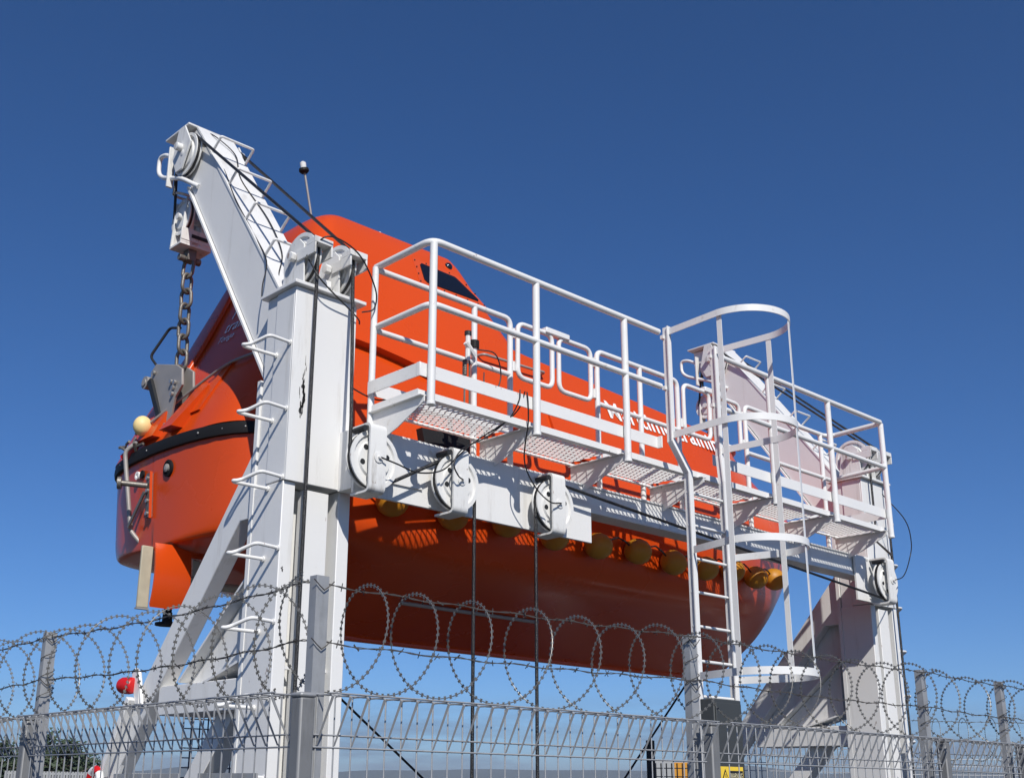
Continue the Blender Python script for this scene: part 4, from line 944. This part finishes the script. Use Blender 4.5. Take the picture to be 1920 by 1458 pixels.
# concertina razor coils
def coil(p, q, turns, label, r=.207, z=2.158, seed=1, rad=.0021):
    P, Q = Vector((*p, z)), Vector((*q, z)); u = (Q-P).normalized(); sd = Vector((-u.y, u.x, 0)); L = (Q-P).length
    rnd = random.Random(seed); n = turns*40; pts = []
    wob = [rnd.uniform(-.035, .035) for _ in range(turns+2)]; wr = [rnd.uniform(-.012, .012) for _ in range(turns+2)]; wz = [rnd.uniform(-.012, .008) for _ in range(turns+2)]
    for i in range(n+1):
        t = i/40; k = int(t); f = t-k; a = 2*math.pi*t
        def lp(arr): return arr[min(k, turns)]*(1-f)+arr[min(k+1, turns+1)]*f
        # clipped concertina: loops lean so neighbours cross
        ax = L/turns*(t-.11*math.sin(a))+lp(wob)
        rr = r+lp(wr)
        pts.append(P+u*ax+sd*(rr*.9*math.sin(a))+Vector((0, 0, rr*math.cos(a)+lp(wz))))
    b = MB(); b.tube(pts, rad, 5); o = b.build('razor_wire_coil', 'razor', None, smooth=60, loc=P); tag(o, label, 'razor wire', 'razor wire coils')
    c = MB(); s_ = 0; step = .025
    for i in range(len(pts)-1):
        a, b2 = pts[i], pts[i+1]; seg = (b2-a).length; tdir = (b2-a).normalized(); nrm = tdir.cross(u)
        if nrm.length < .1: nrm = tdir.cross(Vector((0, 0, 1)))
        nrm.normalize(); bn = tdir.cross(nrm)
        while s_ < seg:
            m = a+tdir*s_
            h = .0075; w_ = .0045; tt = .001
            for sg in (-1, 1):
                e = nrm*sg
                vs_ = [m-tdir*w_*.5-bn*tt, m+tdir*w_*.5-bn*tt, m+tdir*w_*1.3+e*h-bn*tt, m-tdir*w_*1.3+e*h-bn*tt, m-tdir*w_*.5+bn*tt, m+tdir*w_*.5+bn*tt, m+tdir*w_*1.3+e*h+bn*tt, m-tdir*w_*1.3+e*h+bn*tt]
                c.add(vs_, [(3, 2, 1, 0), (4, 5, 6, 7), (0, 1, 5, 4), (1, 2, 6, 5), (2, 3, 7, 6), (3, 0, 4, 7)])
            s_ += step
        s_ -= seg
    x = c.build('razor_barb', 'razor', o); x['kind'] = 'stuff'
    return o
coil((FX-.05, FY+.02), (2.30, FY+.02), 16, 'razor wire coil on the fence in front of the lifeboat and ladder', seed=2)
coil((2.42, FY+.02), (5.7, FY+.02), 10, 'razor wire coil on the fence right of the right davit', seed=5)
coil((FX+.02, FY+.04), (FX+.02, 4.6), 23, 'razor wire coil on the side fence left of the corner post', seed=9)

# ------------------------------------------------------------------ behind the fence
cb_ = thing('control_cabinet', (1.82, -.78, 0), 'dark grey steel cabinet behind the fence with yellow warning sign', 'cabinet')
b = MB(); b.box(1.70, 2.0, -.9, -.79, 0, 2.215); b.build('cabinet_body', 'cab', cb_, bevel=.006)
b = MB(); b.prism([(1.712, .1), (1.988, .1), (1.988, 2.19), (1.712, 2.19)], -.909, -.9005, 'y'); b.build('cabinet_door', 'cab', cb_, bevel=.002)
SZ = 1.70
b = MB(); b.box(1.718, 1.962, -.914, -.9105, SZ-.14, SZ+.09); sg_ = b.build('warning_sign', 'signy', cb_)
b = MB(); b.box(1.81, 1.955, -.9165, -.9145, SZ+.005, SZ+.065); bk = b.build('sign_band', 'darkpost', sg_)
tv, tf = text_mesh('WARNING', .05, 't'); wx = max(v[0] for v in tv)
b = MB(); b.add([(1.816+v[0]*.133/wx, -.9175, SZ+.016+v[1]) for v in tv], tf); b.build('sign_text', 'signc', bk)
b = MB()
tri = [(1.725, SZ+.0), (1.805, SZ+.0), (1.765, SZ+.075)]
b.prism(tri, -.9165, -.9145, 'y'); tr = b.build('sign_triangle', 'darkpost', sg_)
b = MB(); b.prism([(1.738, SZ+.008), (1.792, SZ+.008), (1.765, SZ+.058)], -.918, -.9168, 'y'); tr2 = b.build('sign_triangle_field', 'signy', tr)
b = MB(); b.box(1.762, 1.768, -.9195, -.9182, SZ+.022, SZ+.044); b.box(1.762, 1.768, -.9195, -.9182, SZ+.012, SZ+.017); b.build('sign_mark', 'darkpost', tr)
for i, (y0, y1) in enumerate(((-1.24, -.68), (-1.81, -1.39))):
    b = MB(); b.box(FX+.006, FX+.012, y0, y1, 1.05, 1.682); o = b.build('notice_board', 'galv', None, bevel=.001, loc=(FX, (y0+y1)/2, 1.05)); tag(o, ('plain grey board fixed to the side fence, the farther left one', 'plain grey board fixed to the side fence beside the corner post')[i], 'board', 'fence boards')
def mesh_screen(p, q, z0, z1, label, m='navy', st=.075, r=.004):
    P, Q = Vector((*p, 0)), Vector((*q, 0)); L = (Q-P).length; u = (Q-P)/L
    d = thing('mesh_screen', P.lerp(Q, .5), label, 'mesh screen', 'weld-mesh screens')
    k = 0; s_ = 0
    while s_ <= L:
        a = P+u*s_; b = MB(); b.tube([(a.x, a.y, z0), (a.x, a.y, z1)], r, 4); b.build('mesh_wire', m, d); s_ += st
    z = z0
    while z <= z1+.001:
        b = MB(); b.tube([(P.x, P.y, z), (Q.x, Q.y, z)], r, 4); b.build('mesh_wire', m, d); z += st
    return d
mesh_screen((.70, 4.2), (2.1, 4.2), 1.2, 2.26, 'dark blue weld-mesh screen behind the left davit legs', st=.085, r=.007)
mesh_screen((7.3, 3.6), (10.2, 3.0), 1.5, 2.62, 'blue-grey weld-mesh screen behind the right davit legs', st=.1, r=.007, m='galvwire')
b = MB(); b.box(5.9, 5.97, 3.05, 3.12, 0, 2.18); o = b.build('steel_post', 'darkpost', None, bevel=.004, loc=(5.93, 3.08, 0)); tag(o, 'slim black steel post behind the fence left of the cabinet', 'post')
# far fence with its own coil, right
ff = thing('far_fence', (7.3, -.05, 0), 'distant wire fence with razor coil at the right edge', 'fence')
A, B = Vector((6.75, .42, 0)), Vector((8.6, -1.2, 0)); L = (B-A).length; u = (B-A)/L
for k in range(int(L/.07)):
    p = A+u*.07*k; b = MB(); b.tube([(p.x, p.y, .05), (p.x, p.y, 1.97)], .003, 4); b.build('vertical_wire', 'galvwire', ff)
for z in (1.97, 1.9, 1.82, 1.74):
    b = MB(); b.tube([(A.x, A.y, z), (B.x, B.y, z)], .0035, 4); b.build('horizontal_wire', 'galvwire', ff)
for t in (.06, .75):
    p = A.lerp(B, t); b = MB(); b.box(p.x-.035, p.x+.035, p.y-.03, p.y+.03, 0, 2.38); b.build('post_tube', 'galv', ff, bevel=.004)
for z in (2.34, 2.02):
    strand((A.x, A.y, z), (B.x, B.y, z), '%s barbed strand on the distant right fence' % ('upper' if z > 2.2 else 'lower'), .01)
coil((A.x, A.y), (B.x, B.y), 9, 'razor wire coil on the distant right fence', seed=13)

# distant things along the bottom edge
def at(az, d): return Vector((-4.71+d*math.sin(R(az)), -5.58+d*math.cos(R(az)), 0))
c0 = at(52.3, 62)
hb_ = thing('ochre_shed', c0, 'ochre and grey clad shed far behind the cabinet fence', 'shed')
ev = Vector((math.cos(R(52.3)), -math.sin(R(52.3)), 0))
def wallbox(a0, a1, h, m):
    p, q = c0+ev*a0, c0+ev*a1; b = MB(); b.bar((p.x, p.y, h/2), (q.x, q.y, h/2), 2.2, h); return b.build('shed_wall', m, hb_, bevel=.02)
wallbox(-.42, 1.1, 3.02, 'tan'); wallbox(-1.35, -.44, 3.12, 'greyb')
for k in range(9):
    p = c0+ev*(-1.3+k*.26)-Vector((math.sin(R(52.3)), math.cos(R(52.3)), 0))*1.12; b = MB(); b.box(p.x-.02, p.x+.02, p.y-.02, p.y+.02, .2, 2.98); b.build('cladding_batten', 'darkpost', hb_)
for z in (2.35, 2.75):
    p, q = c0+ev*-1.35-Vector((math.sin(R(52.3)), math.cos(R(52.3)), 0))*1.11, c0+ev*1.1-Vector((math.sin(R(52.3)), math.cos(R(52.3)), 0))*1.11; b = MB(); b.bar((p.x, p.y, z), (q.x, q.y, z), .02, .03); b.build('cladding_rail', 'darkpost', hb_)
def pine(c, h, seed, label):
    rnd = random.Random(seed); d = thing('pine_tree', c, label, 'tree', 'distant trees')
    b = MB(); b.tube([c, c+Vector((.1, 0, h*.5)), c+Vector((0, .1, h*.95))], .16, 7); tr_ = b.build('trunk', 'bark', d)
    limbs = MB(); fol = MB()
    for k in range(70):
        z = h*(.25+.73*rnd.random()); a = rnd.uniform(0, 6.283); ln = (1.2-z/h)*h*.75*rnd.uniform(.4, 1.1)
        p = c+Vector((0, 0, z)); e = p+Vector((math.cos(a)*ln, math.sin(a)*ln, rnd.uniform(-.1, .35)*ln))
        limbs.tube([p, p.lerp(e, .5)+Vector((0, 0, -.05*ln)), e], .035, 4)
        for q in range(40):
            t = rnd.uniform(.3, 1.05); m = p.lerp(e, t)+Vector((rnd.gauss(0, .22), rnd.gauss(0, .22), rnd.gauss(0, .16)))
            v1 = Vector((rnd.uniform(-1, 1), rnd.uniform(-1, 1), rnd.uniform(-.6, .8))).normalized()*rnd.uniform(.12, .3); v2 = v1.orthogonal().normalized()*rnd.uniform(.04, .1)
            fol.add([m-v2, m+v1*.5-v2*.6, m+v1, m+v2], [(0, 1, 2, 3)])
    limbs.build('limb', 'bark', d); x = fol.build('crown', 'leaf', d)
for i, (az, dd, h) in enumerate(((21.2, 55, 3.2), (22.6, 62, 3.9), (23.9, 60, 3.6), (24.9, 66, 2.9))):
    pine(at(az, dd), h, 20+i, ('dark pine tree at the far left picture edge', 'tallest dark pine tree behind the left fence', 'dark pine tree right of the tallest one at left', 'small dark pine tree nearest the left davit')[i])
bf = thing('pale_picket_fence', at(25, 40), 'pale picket fence far behind the left side fence', 'fence')
A, B = at(21.5, 40), at(28.5, 42)
for k in range(60):
    p = A.lerp(B, k/59); b = MB(); b.box(p.x-.03, p.x+.03, p.y-.02, p.y+.02, 0, 2.05); b.build('picket', 'greyb', bf)
b = MB(); b.bar((A.x, A.y, 1.98), (B.x, B.y, 1.98), .03, .06); b.bar((A.x, A.y, .5), (B.x, B.y, .5), .03, .06); b.build('fence_rail', 'greyb', bf)

# ------------------------------------------------------------------ air
hz = MB(); hz.box(-8800, 8800, -8800, 8800, -1.5, 190)
hv = bpy.data.materials.new('haze_air'); hv.use_nodes = True; hn = hv.node_tree
for n_ in list(hn.nodes):
    if n_.type == 'BSDF_PRINCIPLED': hn.nodes.remove(n_)
pv = hn.nodes.new('ShaderNodeVolumePrincipled'); pv.inputs['Density'].default_value = .00014; pv.inputs['Color'].default_value = (.85, .92, 1, 1); pv.inputs['Anisotropy'].default_value = .2
hn.links.new(pv.outputs[0], [n_ for n_ in hn.nodes if n_.type == 'OUTPUT_MATERIAL'][0].inputs['Volume'])
USE_HAZE = True
if USE_HAZE:
    ho = hz.build('haze', hv); ho['kind'] = 'stuff'
